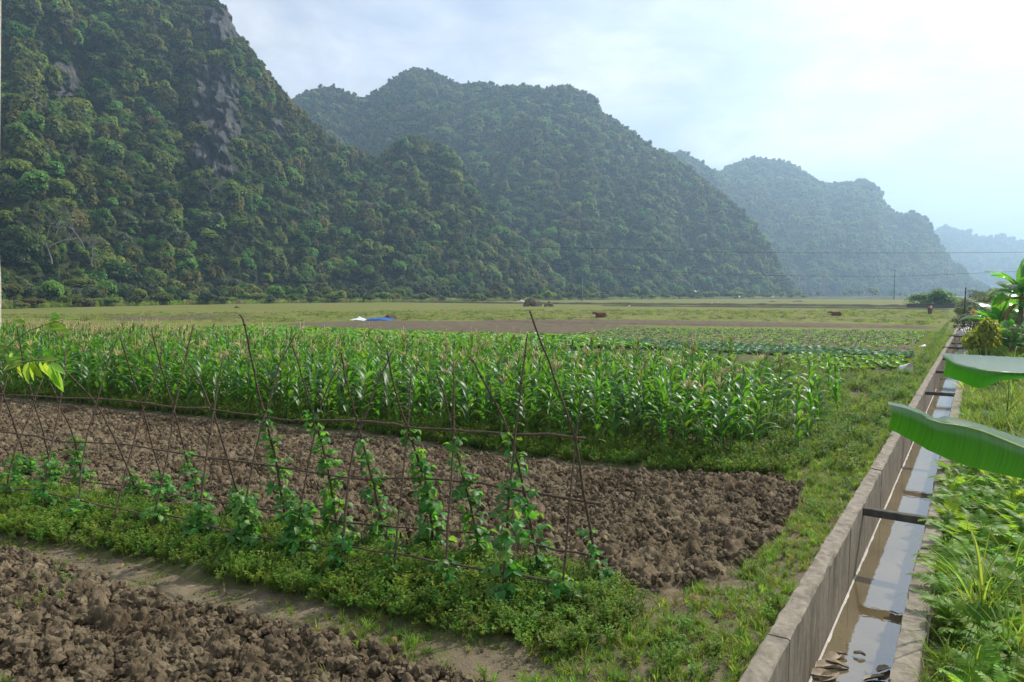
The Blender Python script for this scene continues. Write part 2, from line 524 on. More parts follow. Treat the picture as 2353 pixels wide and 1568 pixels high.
l.new(mx.outputs[0], out.inputs['Surface'])
M_water = m

M_stick = plain('stick_bark', (0.105, 0.075, 0.052), 0.85, 0.2, 25, 0.45, 0.6, 120)
M_bark = plain('bark', (0.12, 0.095, 0.07), 0.9, 0.2, 12, 0.4, 0.5, 40)
M_palebark = plain('pale_bark', (0.42, 0.38, 0.31), 0.9, 0.2, 10, 0.35, 0.5, 50)
M_deadwood = plain('dead_wood', (0.19, 0.175, 0.15), 0.9, 0.2, 6, 0.3)
M_corn = leafmat('corn_leaf', (0.045, 0.135, 0.022), (0.17, 0.42, 0.026), 0.42, 0.43, 0.25, 0.5, 0.02, 5)
M_cornold = leafmat('corn_leaf_old', (0.20, 0.20, 0.045), (0.40, 0.38, 0.07), 0.4, 0.5, 0.2, 0.3, 0.03, 5)
M_stalk = plain('corn_stalk', (0.10, 0.17, 0.045), 0.55, 0.4, 10, 0.3)
M_tassel = leafmat('corn_tassel', (0.62, 0.49, 0.27), (0.6, 0.48, 0.26), 0.3, 0.7, 0.25, 0.2, 0.02)
M_husk = plain('corn_husk', (0.17, 0.26, 0.07), 0.6, 0.3, 20, 0.25)
M_silk = plain('corn_silk', (0.42, 0.27, 0.15), 0.8, 0.2, 30, 0.4)
M_bean = leafmat('bean_leaf', (0.055, 0.165, 0.030), (0.18, 0.46, 0.035), 0.45, 0.45, 0.3, 0.35, 0.03, 20)
M_weed = leafmat('weed_leaf', (0.115, 0.20, 0.028), (0.30, 0.48, 0.04), 0.40, 0.55, 0.35, 0.2, 0.035, 5)
M_grass = leafmat('grass_blade', (0.145, 0.235, 0.036), (0.33, 0.50, 0.05), 0.4, 0.55, 0.35, 0.2, 0.04, 5)
M_drygrass = leafmat('dry_grass', (0.24, 0.20, 0.09), (0.3, 0.26, 0.1), 0.35, 0.6, 0.3, 0.2, 0.03, 5)
M_fern = leafmat('fern_leaf', (0.125, 0.25, 0.026), (0.34, 0.56, 0.04), 0.45, 0.5, 0.35, 0.18, 0.03, 5)
M_ban = leafmat('banana_leaf', (0.035, 0.115, 0.022), (0.15, 0.48, 0.012), 0.6, 0.30, 0.1, 0.8, 0.01, 2)
_n, _l = M_ban.node_tree.nodes, M_ban.node_tree.links
_pr = [q for q in _n if q.type == 'BSDF_PRINCIPLED'][0]
_pr.inputs['Coat Weight'].default_value = 0.9; _pr.inputs['Coat Roughness'].default_value = 0.28; _pr.inputs['Coat IOR'].default_value = 1.6
_pr.inputs['Sheen Weight'].default_value = 0.8
_pr.inputs['Sheen Roughness'].default_value = 0.35
_tc = _n.new('ShaderNodeTexCoord'); _mp = _n.new('ShaderNodeMapping'); _mp.inputs['Scale'].default_value = (55, 1.5, 1.5)
_l.new(_tc.outputs['Object'], _mp.inputs['Vector'])
_nz = noise(_n, _l, 1.0, 4, 0.6, _mp.outputs[0])
_bp = _n.new('ShaderNodeBump'); _bp.inputs['Strength'].default_value = 0.22; _bp.inputs['Distance'].default_value = 0.006
_l.new(_nz.outputs['Fac'], _bp.inputs['Height']); _l.new(_bp.outputs[0], _pr.inputs['Normal'])
_old = [q for q in _n if q.type == 'TEX_NOISE' and q != _nz][0]
for _k in list(_old.inputs['Vector'].links): _l.remove(_k)
_l.new(_mp.outputs[0], _old.inputs['Vector'])
M_banrib = plain('banana_rib', (0.24, 0.33, 0.09), 0.5, 0.4)
M_banold = leafmat('banana_leaf_old', (0.20, 0.15, 0.04), (0.4, 0.28, 0.05), 0.35, 0.6, 0.2, 0.2)
M_banstem = plain('banana_stem', (0.16, 0.15, 0.07), 0.6, 0.3, 5, 0.45)
M_twig = leafmat('branch_leaf', (0.15, 0.28, 0.03), (0.40, 0.62, 0.05), 0.5, 0.45, 0.25, 0.4, 0.03, 20)
M_yellow = leafmat('yellow_leaf', (0.27, 0.29, 0.03), (0.6, 0.55, 0.04), 0.42, 0.5, 0.3, 0.3, 0.04, 5)
M_shrub = leafmat('shrub_leaf', (0.06, 0.10, 0.03), (0.14, 0.22, 0.05), 0.35, 0.55, 0.35, 0.3, 0.04, 5)
M_cabb = leafmat('cabbage_leaf', (0.10, 0.20, 0.12), (0.16, 0.32, 0.10), 0.3, 0.55, 0.25, 0.25, 0.02, 5)
M_lett = leafmat('lettuce_leaf', (0.10, 0.25, 0.03), (0.28, 0.5, 0.04), 0.4, 0.45, 0.25, 0.4, 0.02, 5)
M_tree = leafmat('tree_leaf', (0.098, 0.172, 0.026), (0.19, 0.33, 0.038), 0.32, 0.55, 0.6, 0.15, 0.045, 0.4)
M_tree2 = leafmat('tree_leaf_olive', (0.14, 0.158, 0.032), (0.25, 0.27, 0.05), 0.32, 0.6, 0.4, 0.12, 0.04, 0.4)
M_tree3 = leafmat('tree_leaf_bright', (0.12, 0.20, 0.03), (0.26, 0.40, 0.05), 0.36, 0.5, 0.25, 0.3, 0.03, 0.4)
M_tree4 = leafmat('tree_leaf_grey', (0.095, 0.13, 0.055), (0.15, 0.20, 0.07), 0.3, 0.55, 0.3, 0.25, 0.04, 0.4)
M_under = leafmat('undergrowth_leaf', (0.045, 0.075, 0.02), (0.08, 0.13, 0.03), 0.3, 0.6, 0.4, 0.2, 0.06, 0.4)  # tree green darkened: shade in the gaps between crowns is put into the colour
M_lightblock = plain('crown_light_block', (0.022, 0.032, 0.012), 0.95, 0.05)
M_cow = plain('cow_hide', (0.125, 0.045, 0.02), 0.7, 0.3, 4, 0.35)
M_horn = plain('horn', (0.16, 0.13, 0.1), 0.5, 0.4)
M_white = plain('white_plastic', (0.66, 0.66, 0.65), 0.45, 0.4, 6, 0.08)
M_pink = plain('red_rim', (0.62, 0.36, 0.32), 0.5, 0.4)
M_blue = plain('blue_tarp', (0.02, 0.09, 0.30), 0.45, 0.4, 3, 0.35)
M_sack = plain('sack', (0.55, 0.51, 0.47), 0.75, 0.2, 8, 0.25)
M_metal = plain('wire', (0.03, 0.03, 0.035), 0.6, 0.3)
M_pole = plain('pole_concrete', (0.3, 0.29, 0.27), 0.85, 0.2)
M_darkpole = plain('dark_pole', (0.06, 0.055, 0.05), 0.85, 0.2)
M_feather = plain('white_feather', (0.8, 0.8, 0.78), 0.7, 0.2)
M_beak = plain('beak', (0.5, 0.35, 0.08), 0.5, 0.3)
M_husks = plain('dry_husk', (0.30, 0.24, 0.17), 0.8, 0.2, 12, 0.4)
M_deadleaf = leafmat('dead_leaf', (0.32, 0.19, 0.09), (0.3, 0.16, 0.05), 0.25, 0.7, 0.35, 0.2)

# ------------------------------------------------------------------ scatter of countless small stuff
def scatter(name, pts, rots, scl, pid, protos, label):
    pts = np.asarray(pts, np.float32)
    col = bpy.data.collections.new(name + '_sources')
    for i, me in enumerate(protos):
        o = bpy.data.objects.new('%s_source_%02d' % (name, i), me)
        col.objects.link(o)
    me = bpy.data.meshes.new(name)
    me.vertices.add(len(pts)); me.vertices.foreach_set('co', pts.ravel())
    for nm, tp, data in (('rot', 'FLOAT_VECTOR', rots), ('scl', 'FLOAT_VECTOR', scl)):
        a = me.attributes.new(nm, tp, 'POINT'); a.data.foreach_set('vector', np.asarray(data, np.float32).ravel())
    a = me.attributes.new('pid', 'INT', 'POINT'); a.data.foreach_set('value', np.asarray(pid, np.int32))
    ng = bpy.data.node_groups.new(name, 'GeometryNodeTree')
    ng.interface.new_socket('Geometry', in_out='INPUT', socket_type='NodeSocketGeometry')
    ng.interface.new_socket('Geometry', in_out='OUTPUT', socket_type='NodeSocketGeometry')
    n, l = ng.nodes, ng.links
    gi, go = n.new('NodeGroupInput'), n.new('NodeGroupOutput')
    ip = n.new('GeometryNodeInstanceOnPoints')
    ci = n.new('GeometryNodeCollectionInfo')
    ci.inputs['Collection'].default_value = col
    ci.inputs['Separate Children'].default_value = True
    ci.inputs['Reset Children'].default_value = True
    l.new(gi.outputs[0], ip.inputs['Points']); l.new(ci.outputs[0], ip.inputs['Instance'])
    ip.inputs['Pick Instance'].default_value = True
    for nm, tp, sk in (('rot', 'FLOAT_VECTOR', 'Rotation'), ('scl', 'FLOAT_VECTOR', 'Scale'), ('pid', 'INT', 'Instance Index')):
        na = n.new('GeometryNodeInputNamedAttribute'); na.data_type = tp; na.inputs['Name'].default_value = nm
        o_ = [s for s in na.outputs if s.enabled][0]
        l.new(o_, ip.inputs[sk])
    l.new(ip.outputs[0], go.inputs[0])
    o = obj(name, me)
    md = o.modifiers.new('scatter', 'NODES'); md.node_group = ng
    tag(o, label, None, None, 'stuff')
    return o
def rand_rots(n, tilt=0.2):
    r = np.zeros((n, 3)); r[:, 0] = rng.normal(0, tilt, n); r[:, 1] = rng.normal(0, tilt, n); r[:, 2] = rng.uniform(0, 6.283, n)
    return r
def uni_scl(n, a, b, zs=(1, 1)):
    s = rng.uniform(a, b, n); return np.stack([s, s, s * rng.uniform(zs[0], zs[1], n)], 1)
def in_poly(poly, dens, mask=None):
    poly = np.asarray(poly)[:, :2]
    lo, hi = poly.min(0), poly.max(0)
    n = int((hi - lo).prod() * dens)
    x, y = rng.uniform(lo[0], hi[0], n), rng.uniform(lo[1], hi[1], n)
    k = poly_sd(poly, x, y) > 0
    px, py, f = proj(np.stack([x, y, np.full(n, 0.2)], 1))
    k &= (f > 0.5) & (px > -450) & (px < 3100) & (py < 2000)
    if mask is not None:
        k &= rng.random(n) < mask(x, y)
    return x[k], y[k]
def cards(mb_pts, mb_nrm, w, h, jitter, seed):
    """leaf-sized quads at points, facing roughly along normals -> (verts, faces)"""
    g = np.random.default_rng(seed)
    n = len(mb_pts)
    nr = mb_nrm + g.normal(0, jitter, (n, 3)); nr /= np.linalg.norm(nr, axis=1)[:, None] + 1e-9
    t = np.cross(nr, g.normal(0, 1, (n, 3))); t /= np.linalg.norm(t, axis=1)[:, None] + 1e-9
    b = np.cross(nr, t)
    s = g.uniform(0.6, 1.35, n)[:, None]
    v = np.stack([mb_pts - t * h * s, mb_pts + b * w * s - nr * 0.15 * h * s, mb_pts + t * h * s - nr * 0.3 * h * s, mb_pts - b * w * s - nr * 0.15 * h * s], 1).reshape(-1, 3)
    return v, np.arange(4 * n).reshape(n, 4)
def ico(center, rad, sub=1):
    t = (1 + 5 ** 0.5) / 2
    v = [(-1, t, 0), (1, t, 0), (-1, -t, 0), (1, -t, 0), (0, -1, t), (0, 1, t), (0, -1, -t), (0, 1, -t), (t, 0, -1), (t, 0, 1), (-t, 0, -1), (-t, 0, 1)]
    f = [(0, 11, 5), (0, 5, 1), (0, 1, 7), (0, 7, 10), (0, 10, 11), (1, 5, 9), (5, 11, 4), (11, 10, 2), (10, 7, 6), (7, 1, 8), (3, 9, 4), (3, 4, 2), (3, 2, 6), (3, 6, 8), (3, 8, 9), (4, 9, 5), (2, 4, 11), (6, 2, 10), (8, 6, 7), (9, 8, 1)]
    v = np.array(v, float); v /= np.linalg.norm(v, axis=1)[:, None]
    return v * np.asarray(rad) + np.asarray(center), f
def crown(name, seed, mat, nleaf, size, lobes=7, shape=(1, 1, 0.9), drape=0.0, inner=True, spread=0.6):
    """crown of unit radius centred at the origin: lobes covered with leaf clumps"""
    g = np.random.default_rng(seed)
    ctr = [np.zeros(3)]; rad = [0.62]
    for i in range(lobes):
        d = g.normal(0, 1, 3); d[2] = abs(d[2]) * 0.9 - 0.25; d /= np.linalg.norm(d)
        ctr.append(d * g.uniform(0.4, 0.75) * np.array([1, 1, 0.95])); rad.append(g.uniform(0.26, 0.46))
    ctr = np.array(ctr); rad = np.array(rad)
    pr = rad ** 2; pr /= pr.sum()
    k = g.choice(len(rad), nleaf, p=pr)
    d = g.normal(0, 1, (nleaf, 3)); d /= np.linalg.norm(d, axis=1)[:, None]
    d[:, 2] = np.where(d[:, 2] < -0.35, -d[:, 2], d[:, 2])
    rr = rad[k] * (1 - 0.30 * g.random(nleaf) ** 2 + 0.12 * (g.random(nleaf) > 0.88))
    p = ctr[k] + d * rr[:, None]
    # drop those deep inside other lobes
    dist = np.linalg.norm(p[:, None, :] - ctr[None], axis=2) / rad[None]
    keep = dist.min(1) > 0.62
    p, d = p[keep], d[keep]
    if drape:
        p[:, 2] -= drape * g.random(len(p)) * np.hypot(p[:, 0], p[:, 1])
    nr = d + np.array([0, 0, 0.5])
    p = p * np.array(shape)
    v, f = cards(p, nr, size * 0.62, size, spread, seed + 1)
    mb = MB()
    mb.v = [tuple(q) for q in v]; mb.f = [tuple(q) for q in f]; mb.m = [0] * len(f)
    if inner:  # dark blobs added inside the lobes to block light through the crown
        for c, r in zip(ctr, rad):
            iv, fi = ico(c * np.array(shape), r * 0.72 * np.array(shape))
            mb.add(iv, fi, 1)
    return mb.mesh(name, [mat, M_lightblock], False)

# ------------------------------------------------------------------ canal frame
ANG = R(34.2)
U = np.array([math.sin(ANG), math.cos(ANG), 0.0])
Nn = np.array([math.cos(ANG), -math.sin(ANG), 0.0])
O0 = P(1690, 1568, 0.15) * np.array([1, 1, 0])
def ST(s, t, z=0.0):
    return O0 + U * s + Nn * t + np.array([0, 0, z])
def to_st(x, y):
    a, b = x - O0[0], y - O0[1]
    return a * U[0] + b * U[1], a * Nn[0] + b * Nn[1]
S_END = 158.0
WL, WI, WR, WE = 0.0, 0.18, 0.92, 1.12     # outer-left, inner-left, inner-right, outer-right
WATER_Z = -0.66

# ------------------------------------------------------------------ polygons of the plots, on the ground
def GP(pts, z=0.0):
    return np.array([P(x, y, z) for x, y in pts])
FRONT_SOIL = GP([(-150, 1215), (0, 1262), (100, 1285), (330, 1365), (600, 1422), (800, 1470), (1000, 1528), (1130, 1580), (1150, 1680), (1100, 1900), (-300, 1900)])
MAIN_SOIL = GP([(-220, 900), (0, 922), (300, 957), (600, 983), (850, 1010), (1100, 1048), (1300, 1073), (1500, 1090), (1780, 1098), (1858, 1130), (1800, 1235), (1670, 1335), (1500, 1372),
                (1400, 1345), (1250, 1318), (1000, 1292), (700, 1240), (430, 1190), (250, 1160), (0, 1118), (-220, 1080)])
BED = GP([(-200, 1075), (0, 1112), (250, 1152), (430, 1182), (700, 1232), (1000, 1284), (1250, 1308), (1420, 1338), (1500, 1400), (1440, 1490), (1310, 1535), (1100, 1490), (900, 1447), (700, 1390), (430, 1325), (250, 1280), (0, 1243), (-200, 1200)])
CORN_BED = GP([(-250, 880), (0, 908), (300, 942), (600, 972), (850, 998), (1100, 1036), (1300, 1062), (1500, 1082), (1700, 1096), (1800, 1098), (1900, 1050), (1935, 1010), (1960, 940), (1940, 880), (1900, 850), (1200, 822), (300, 800), (-250, 790)])

# ------------------------------------------------------------------ ground sheets
def sheet(name, x0, x1, y0, y1, z, mat):
    pass
mb = MB()
s0, s1, t0, t1 = -60.0, 5200.0, -4200.0, 4200.0
zb = -0.07
for (a, b, c, d) in ((s0, S_END, t0, WL - 0.0), (s0, S_END, WE, t1), (S_END, s1, t0, t1)):
    mb.add([ST(a, c, zb), ST(b, c, zb), ST(b, d, zb), ST(a, d, zb)], [(3, 2, 1, 0)])
go = obj('ground', mb.mesh('ground', M_field, False)); tag(go, kind='structure')
# near ground with relief, left of the canal
sg = np.concatenate([np.arange(-9, 20, 0.07), np.arange(20, 46, 0.2)])
tg = np.concatenate([np.arange(-30, -14, 0.25), np.arange(-14, -0.001, 0.07), [0.0]])
S_, T_ = np.meshgrid(sg, tg, indexing='ij')
X_ = O0[0] + U[0] * S_ + Nn[0] * T_; Y_ = O0[1] + U[1] * S_ + Nn[1] * T_
Z_ = -0.015 + 0.05 * (fbm(X_ * 0.7, Y_ * 0.7, 3) - 0.5) + 0.04 * (fbm(X_ * 4, Y_ * 4, 5) - 0.5) + 0.03 * lumps(X_, Y_, 0.13, 4) * smooth(0.5, 0.7, fbm(X_ * 1.2, Y_ * 1.2, 8))
Z_ += 0.07 * smooth(-0.6, -0.05, T_)
edge = smooth(0, 2, S_ + 9) * smooth(0, 6, 46 - S_) * smooth(0, 3, T_ + 30)
Z_ = Z_ * edge - 0.09 * (1 - edge)
go = obj('dirt_path', grid_mesh('dirt_path', X_, Y_, Z_, M_dirt)); tag(go, kind='structure')
def ground_z(x, y):
    s, t = to_st(x, y)
    return 0.05 * (fbm(x * 0.7, y * 0.7, 3) - 0.5) - 0.015 + 0.07 * smooth(-0.6, -0.05, t)
# right bank
sg = np.concatenate([np.arange(-9, 25, 0.12), np.arange(25, 158, 0.8)])
tg = np.concatenate([[WE], np.arange(WE + 0.1, 5, 0.12), np.arange(5, 30, 0.5)])
S_, T_ = np.meshgrid(sg, tg, indexing='ij')
X_ = O0[0] + U[0] * S_ + Nn[0] * T_; Y_ = O0[1] + U[1] * S_ + Nn[1] * T_
def bank_z(s, t, x, y):
    return -0.06 + 0.30 * smooth(0.1, 2.5, t - WE) + 0.25 * (fbm(x * 0.8, y * 0.8, 31) - 0.45) * smooth(0.1, 0.8, t - WE) + 0.35 * smooth(8, 40, s) * smooth(1, 4, t - WE)
Z_ = bank_z(S_, T_, X_, Y_)
Z_ = np.where((T_ > 29) | (S_ > 156) | (S_ < -8.9), -0.3, Z_)
go = obj('bank', grid_mesh('bank', X_, Y_, Z_, M_bank)); tag(go, kind='structure')

# ploughed soil
def soil_patch(name, poly, step, amp, mat, big=0.34, rot=0.0, seed=0, furrow=None):
    lo, hi = poly[:, :2].min(0) - 0.3, poly[:, :2].max(0) + 0.3
    Xg, Yg = np.meshgrid(np.arange(lo[0], hi[0], step), np.arange(lo[1], hi[1], step), indexing='ij')
    shp = Xg.shape
    x, y = Xg.ravel(), Yg.ravel()
    sd = poly_sd(poly, x + 0.25 * (fbm(x * 1.5, y * 1.5, 77 + seed) - 0.5), y + 0.25 * (fbm(x * 1.5, y * 1.5, 78 + seed) - 0.5))
    px, py, f = proj(np.stack([x, y, np.zeros_like(x)], 1))
    vis = (f > 0.5) & (px > -60) & (px < 2420) & (py < 1640)
    k = (sd > -0.12) & vis
    z = np.full(x.shape, -0.1)
    xx, yy = x[k], y[k]
    wx = xx + 0.12 * (fbm(xx * 5, yy * 5, 51 + seed) - 0.5) + 0.055 * (fbm(xx * 21, yy * 21, 53 + seed, 2) - 0.5); wy = yy + 0.12 * (fbm(xx * 5, yy * 5, 52 + seed) - 0.5) + 0.055 * (fbm(xx * 21, yy * 21, 54 + seed, 2) - 0.5)
    sz = smooth(0.35, 0.65, fbm(xx * 0.8, yy * 0.8, 66 + seed))
    h = ((0.45 + 0.3 * sz) * blocks(wx, wy, big, 1 + seed) + 0.42 * blocks(wx, wy, big * 0.47, 2 + seed) + 0.27 * blocks(wx, wy, big * 0.23, 3 + seed) + 0.16 * blocks(wx, wy, big * 0.12, 4 + seed)
         + 0.7 * (fbm(xx * 1.1, yy * 1.1, 61 + seed) - 0.5) + 0.22 * (fbm(xx * 12, yy * 12, 62 + seed, 4) - 0.5))
    if furrow is not None:
        h = h * 0.6 + 0.5 * np.sin((xx * furrow[0] + yy * furrow[1]) * 6.283 / furrow[2])
    z[k] = amp * h * smooth(-0.02, 0.35, sd[k]) - 0.09 * (1 - smooth(-0.12, 0.06, sd[k]))
    o = obj(name, grid_mesh(name, Xg, Yg, z.reshape(shp), mat, k.reshape(shp), not name.startswith('plough')))
    tag(o, kind='structure')
    return o
soil_patch('ploughed_soil', FRONT_SOIL, 0.016, 0.135, M_soil, 0.25, seed=100)
soil_patch('ploughed_soil', MAIN_SOIL, 0.025, 0.13, M_soil, 0.24, seed=200)
soil_patch('weed_bed', BED, 0.06, 0.13, M_bank, 0.4, seed=300)
soil_patch('corn_bed', CORN_BED, 0.10, 0.09, M_bank, 0.4, seed=400)

# loose clods on the ploughed soil
def clod(seed):
    g = np.random.default_rng(seed)
    v, f = ico((0, 0, 0), 1.0)
    # one subdivision
    v = [np.array(q) for q in v]; nf = []; cache = {}
    def mid(a, b):
        k = (min(a, b), max(a, b))
        if k not in cache:
            q = (v[a] + v[b]) / 2; v.append(q / np.linalg.norm(q)); cache[k] = len(v) - 1
        return cache[k]
    for a, b, c in f:
        ab, bc, ca = mid(a, b), mid(b, c), mid(c, a)
        nf += [(a, ab, ca), (b, bc, ab), (c, ca, bc), (ab, bc, ca)]
    v = np.array(v)
    v = v * (0.62 + 0.62 * g.random((len(v), 1))) * np.array([1.0, g.uniform(0.6, 0.9), g.uniform(0.5, 0.75)])
    mb = MB(); mb.add(v, nf)
    return mb.mesh('clod', M_soil, False)
clods = [clod(900 + i) for i in range(6)]
for poly, dens, label in ((FRONT_SOIL, 520, 'crumbled brown clods on the ploughed plot in the foreground'), (MAIN_SOIL, 300, 'crumbled brown clods on the ploughed plot behind the trellis')):
    x, y = in_poly(poly, dens)
    k = poly_sd(poly, x, y) > 0.05
    x, y = x[k], y[k]
    n_ = len(x)
    s = 0.009 + 0.075 * rng.random(n_) ** 3.6
    z = 0.03 + 0.06 * rng.random(n_)
    scatter('soil_clods', np.stack([x, y, z], 1), rng.uniform(0, 6.28, (n_, 3)), np.stack([s, s, s], 1), rng.integers(0, 6, n_), clods, label)

PATHC = GP([(-20, 1235), (430, 1322), (900, 1445), (1310, 1535), (1440, 1490), (1500, 1400), (1650, 1345), (1760, 1240), (1880, 1120), (1960, 960), (2010, 960), (1900, 1180), (1750, 1420), (1500, 1690), (1130, 1600), (800, 1470), (330, 1365), (-20, 1262)])
x, y = in_poly(PATHC, 130)
n_ = len(x); s_ = 0.004 + 0.022 * rng.random(n_) ** 4
scatter('path_crumbs', np.stack([x, y, ground_z(x, y) + 0.004], 1), rng.uniform(0, 6.28, (n_, 3)), np.stack([s_] * 3, 1), rng.integers(0, 6, n_), clods, 'small crumbs of earth and stones on the dirt path')

# ------------------------------------------------------------------ fields farther off
def field_patch(name, pts, step, amp, mat, seed, furrow=None, big=0.6, z0=0.0):
    poly = GP(pts)
    lo, hi = poly[:, :2].min(0) - step * 2, poly[:, :2].max(0) + step * 2
    Xg, Yg = np.meshgrid(np.arange(lo[0], hi[0], step), np.arange(lo[1], hi[1], step * 1.6), indexing='ij')
    x, y = Xg.ravel(), Yg.ravel()
    sd = poly_sd(poly, x, y) + step * 3 * (fbm(x * 0.4, y * 0.4, seed) - 0.5)
    h = lumps(x, y, big, seed) * 0.7 + fbm(x * 0.7, y * 0.7, seed + 3)
    if furrow:
        h = 0.5 * h + 0.6 * np.sin((x * furrow[0] + y * furrow[1]) * 6.283 / furrow[2])
    z = z0 + np.where(sd > 0, amp * h * smooth(0, step * 3, sd) + 0.0, -0.1)
    o = obj(name, grid_mesh(name, Xg, Yg, z.reshape(Xg.shape), mat, (sd > -step).reshape(Xg.shape)))
    tag(o, kind='structure')
    return poly
Y1 = Nn * 1.0
FAR_BROWN = field_patch('ploughed_strip', [(560, 753), (700, 743), (900, 738), (1150, 741), (1400, 748), (1500, 752), (1340, 764), (1180, 772), (1000, 772), (750, 764), (620, 758)], 0.22, 0.10, M_far_soil, 500)
field_patch('bare_strip', [(1080, 737), (1400, 735.5), (1800, 742), (2150, 751), (2130, 754), (1700, 749), (1480, 745.5), (1250, 742)], 0.3, 0.13, M_far_soil, 510)
SEED_FIELD = field_patch('seedling_field', [(1290, 772), (1420, 755), (1700, 757), (2130, 763), (2140, 775), (2105, 803), (1900, 806), (1500, 790), (1350, 781)], 0.16, 0.07, M_far_soil, 520, (U[0] * 0 + Nn[0], Nn[1], 0.9))
field_patch('bare_patch', [(250, 728), (500, 724), (620, 727), (400, 735), (280, 736)], 0.5, 0.06, M_far_soil, 530)
GREEN_FIELD = field_patch('vegetable_field', [(-300, 800), (250, 766), (620, 757), (900, 769), (1150, 776), (1330, 780), (1500, 792), (1900, 807), (2080, 822), (2085, 858), (1935, 862), (1500, 842), (1000, 810), (-300, 830)], 0.3, 0.05, M_bank, 540)
# dark bunds
def bund(name, pts, h, w, mat, seed):
    path = [P(x, y) for x, y in pts]
    rows = []
    fine = []
    for a, b in zip(path[:-1], path[1:]):
        k = max(2, int(np.linalg.norm(b - a) / 1.2))
        fine += [a + (b - a) * i / k for i in range(k)]
    fine.append(path[-1])
    for i, p in enumerate(fine):
        t = fine[min(i + 1, len(fine) - 1)] - fine[max(i - 1, 0)]; t /= np.linalg.norm(t)
        nn = np.array([-t[1], t[0], 0])
        hh = h * (0.55 + 0.9 * float(fbm(p[0] * 0.3, p[1] * 0.3, seed)))
        e = 0.3 * min(1, i, len(fine) - 1 - i) + 0.02
        r_ = []
        for q, zq in ((-1.5, -0.12), (-0.8, 0.55), (-0.2, 1.0), (0.35, 0.9), (0.9, 0.45), (1.5, -0.12)):
            j = 0.25 * (float(vnoise(p[0] * 0.9 + q * 7, p[1] * 0.9, seed + 3)) - 0.5)
            r_.append(p + nn * (q + j) * w + np.array([0, 0, (zq + j * 0.6 if zq > 0 else zq) * hh if e > 0.1 else -0.05]))
        rows.append(r_)
    mb = MB(); mb.grid(rows)
    o = obj(name, mb.mesh(name, mat)); tag(o, kind='structure')
bund('field_bund', [(540, 690), (800, 693), (1100, 697), (1300, 699), (1600, 701), (1900, 703.5), (2195, 707)], 0.5, 0.8, M_bund, 600)
bund('field_bund', [(1380, 703), (1700, 706), (2000, 709), (2190, 712)], 0.28, 0.6, M_bund, 605)
bund('field_bund', [(1250, 684.5), (1700, 684.0), (2090, 684.5)], 1.0, 3.0, M_bund, 610)
bund('field_bund', [(1600, 687.0), (1900, 687.3), (2090, 688)], 0.5, 1.6, M_bund, 615)

# ------------------------------------------------------------------ hills
def hill(name, sil, ridge, foot, step, m_rows, seed, tree_h, relief=0.22, rock=None, power=0.95, cut=0.0, label=None):
    """karst hill: ridge line at real depth, foot on the plain, back slope; returns grid for the forest"""
    pxs = np.arange(min(p[0] for p in sil), max(p[0] for p in sil) + 0.1, step)
    vs = np.concatenate([np.linspace(0, 1, m_rows), 1 + np.linspace(0.06, 0.8, 10)])
    G = np.zeros((len(pxs), len(vs), 3))
    for i, px in enumerate(pxs):
        yr, yf = float(interp(px, ridge)), float(interp(px, foot))
        sy = float(interp(px, sil))
        top = PD(px, sy, yr); top[2] -= tree_h
        d = top[0] / top[1]
        ln = math.hypot(top[0], top[1])
        pw = power + 0.28 * (float(fbm(px * 0.012, 0.3, seed, 3)) - 0.5) * 2
        for j, v in enumerate(vs):
            if v <= 1:
                Y = yf + (yr - yf) * v
                z = top[2] * (v ** pw)
                # buttresses and gullies: push horizontally
                env = math.sin(math.pi * min(1, v)) ** 0.8
                G[i, j] = (d * Y, Y, z)
            else:
                Y = yr + (yr - yf + 30) * (v - 1) * 1.3
                z = top[2] * max(-0.02, 1 - (v - 1) * 1.35)
                G[i, j] = (d * Y, Y, z)
    x, y, z = G[..., 0], G[..., 1], G[..., 2]
    V = np.broadcast_to(vs[None], x.shape)
    PX = np.broadcast_to(pxs[:, None], x.shape)
    env = np.sin(np.pi * np.clip(V, 0, 1)) ** 0.7 * (V <= 1)
    span = (y[:, m_rows - 1] - y[:, 0])[:, None] + 20
    wl = 1.0 / (0.16 * span.mean())
    nz = fbm(x * wl * 0.9 + 3, z * wl * 0.35 + y * wl * 0.2, seed + 1, 4) - 0.5
    push = relief * span * nz * env * 1.5
    Y2 = y + push
    G[..., 0] = x * Y2 / y; G[..., 1] = Y2
    G[..., 2] = z * (1 + 0.10 * (fbm(x * wl * 1.7, y * wl * 1.7, seed + 2) - 0.5) * env)
    G[..., 2] = np.where(V == 0, -1.5, G[..., 2])
    a = np.zeros(x.shape)
    ppx, ppy, _ = proj(G)
    if rock:
        for cx, cy_, rx, ry in rock:
            q = ((ppx - cx) / rx) ** 2 + ((ppy - cy_) / ry) ** 2
            q = q + 1.5 * (fbm(ppx * 0.075, ppy * 0.03, seed + 7, 4) - 0.5)
            a = np.maximum(a, 1 - smooth(0.78, 0.98, q))
        nzr = fbm(ppx * 0.12, ppy * 0.05, seed + 9, 4) - 0.5
        G[..., 1] += a * (nzr * 16 + 9 * (blocks(ppx * 0.09, ppy * 0.045, 1.0, seed + 12) - 0.4))
        a = np.where(V > 1.0, 0, a)
    me = grid_mesh(name, G[..., 0], G[..., 1], G[..., 2], M_hill)
    at = me.attributes.new('rock', 'FLOAT', 'POINT'); at.data.foreach_set('value', a.ravel().astype(np.float32))
    o = obj(name, me); tag(o, kind='structure')
    return G, a, V

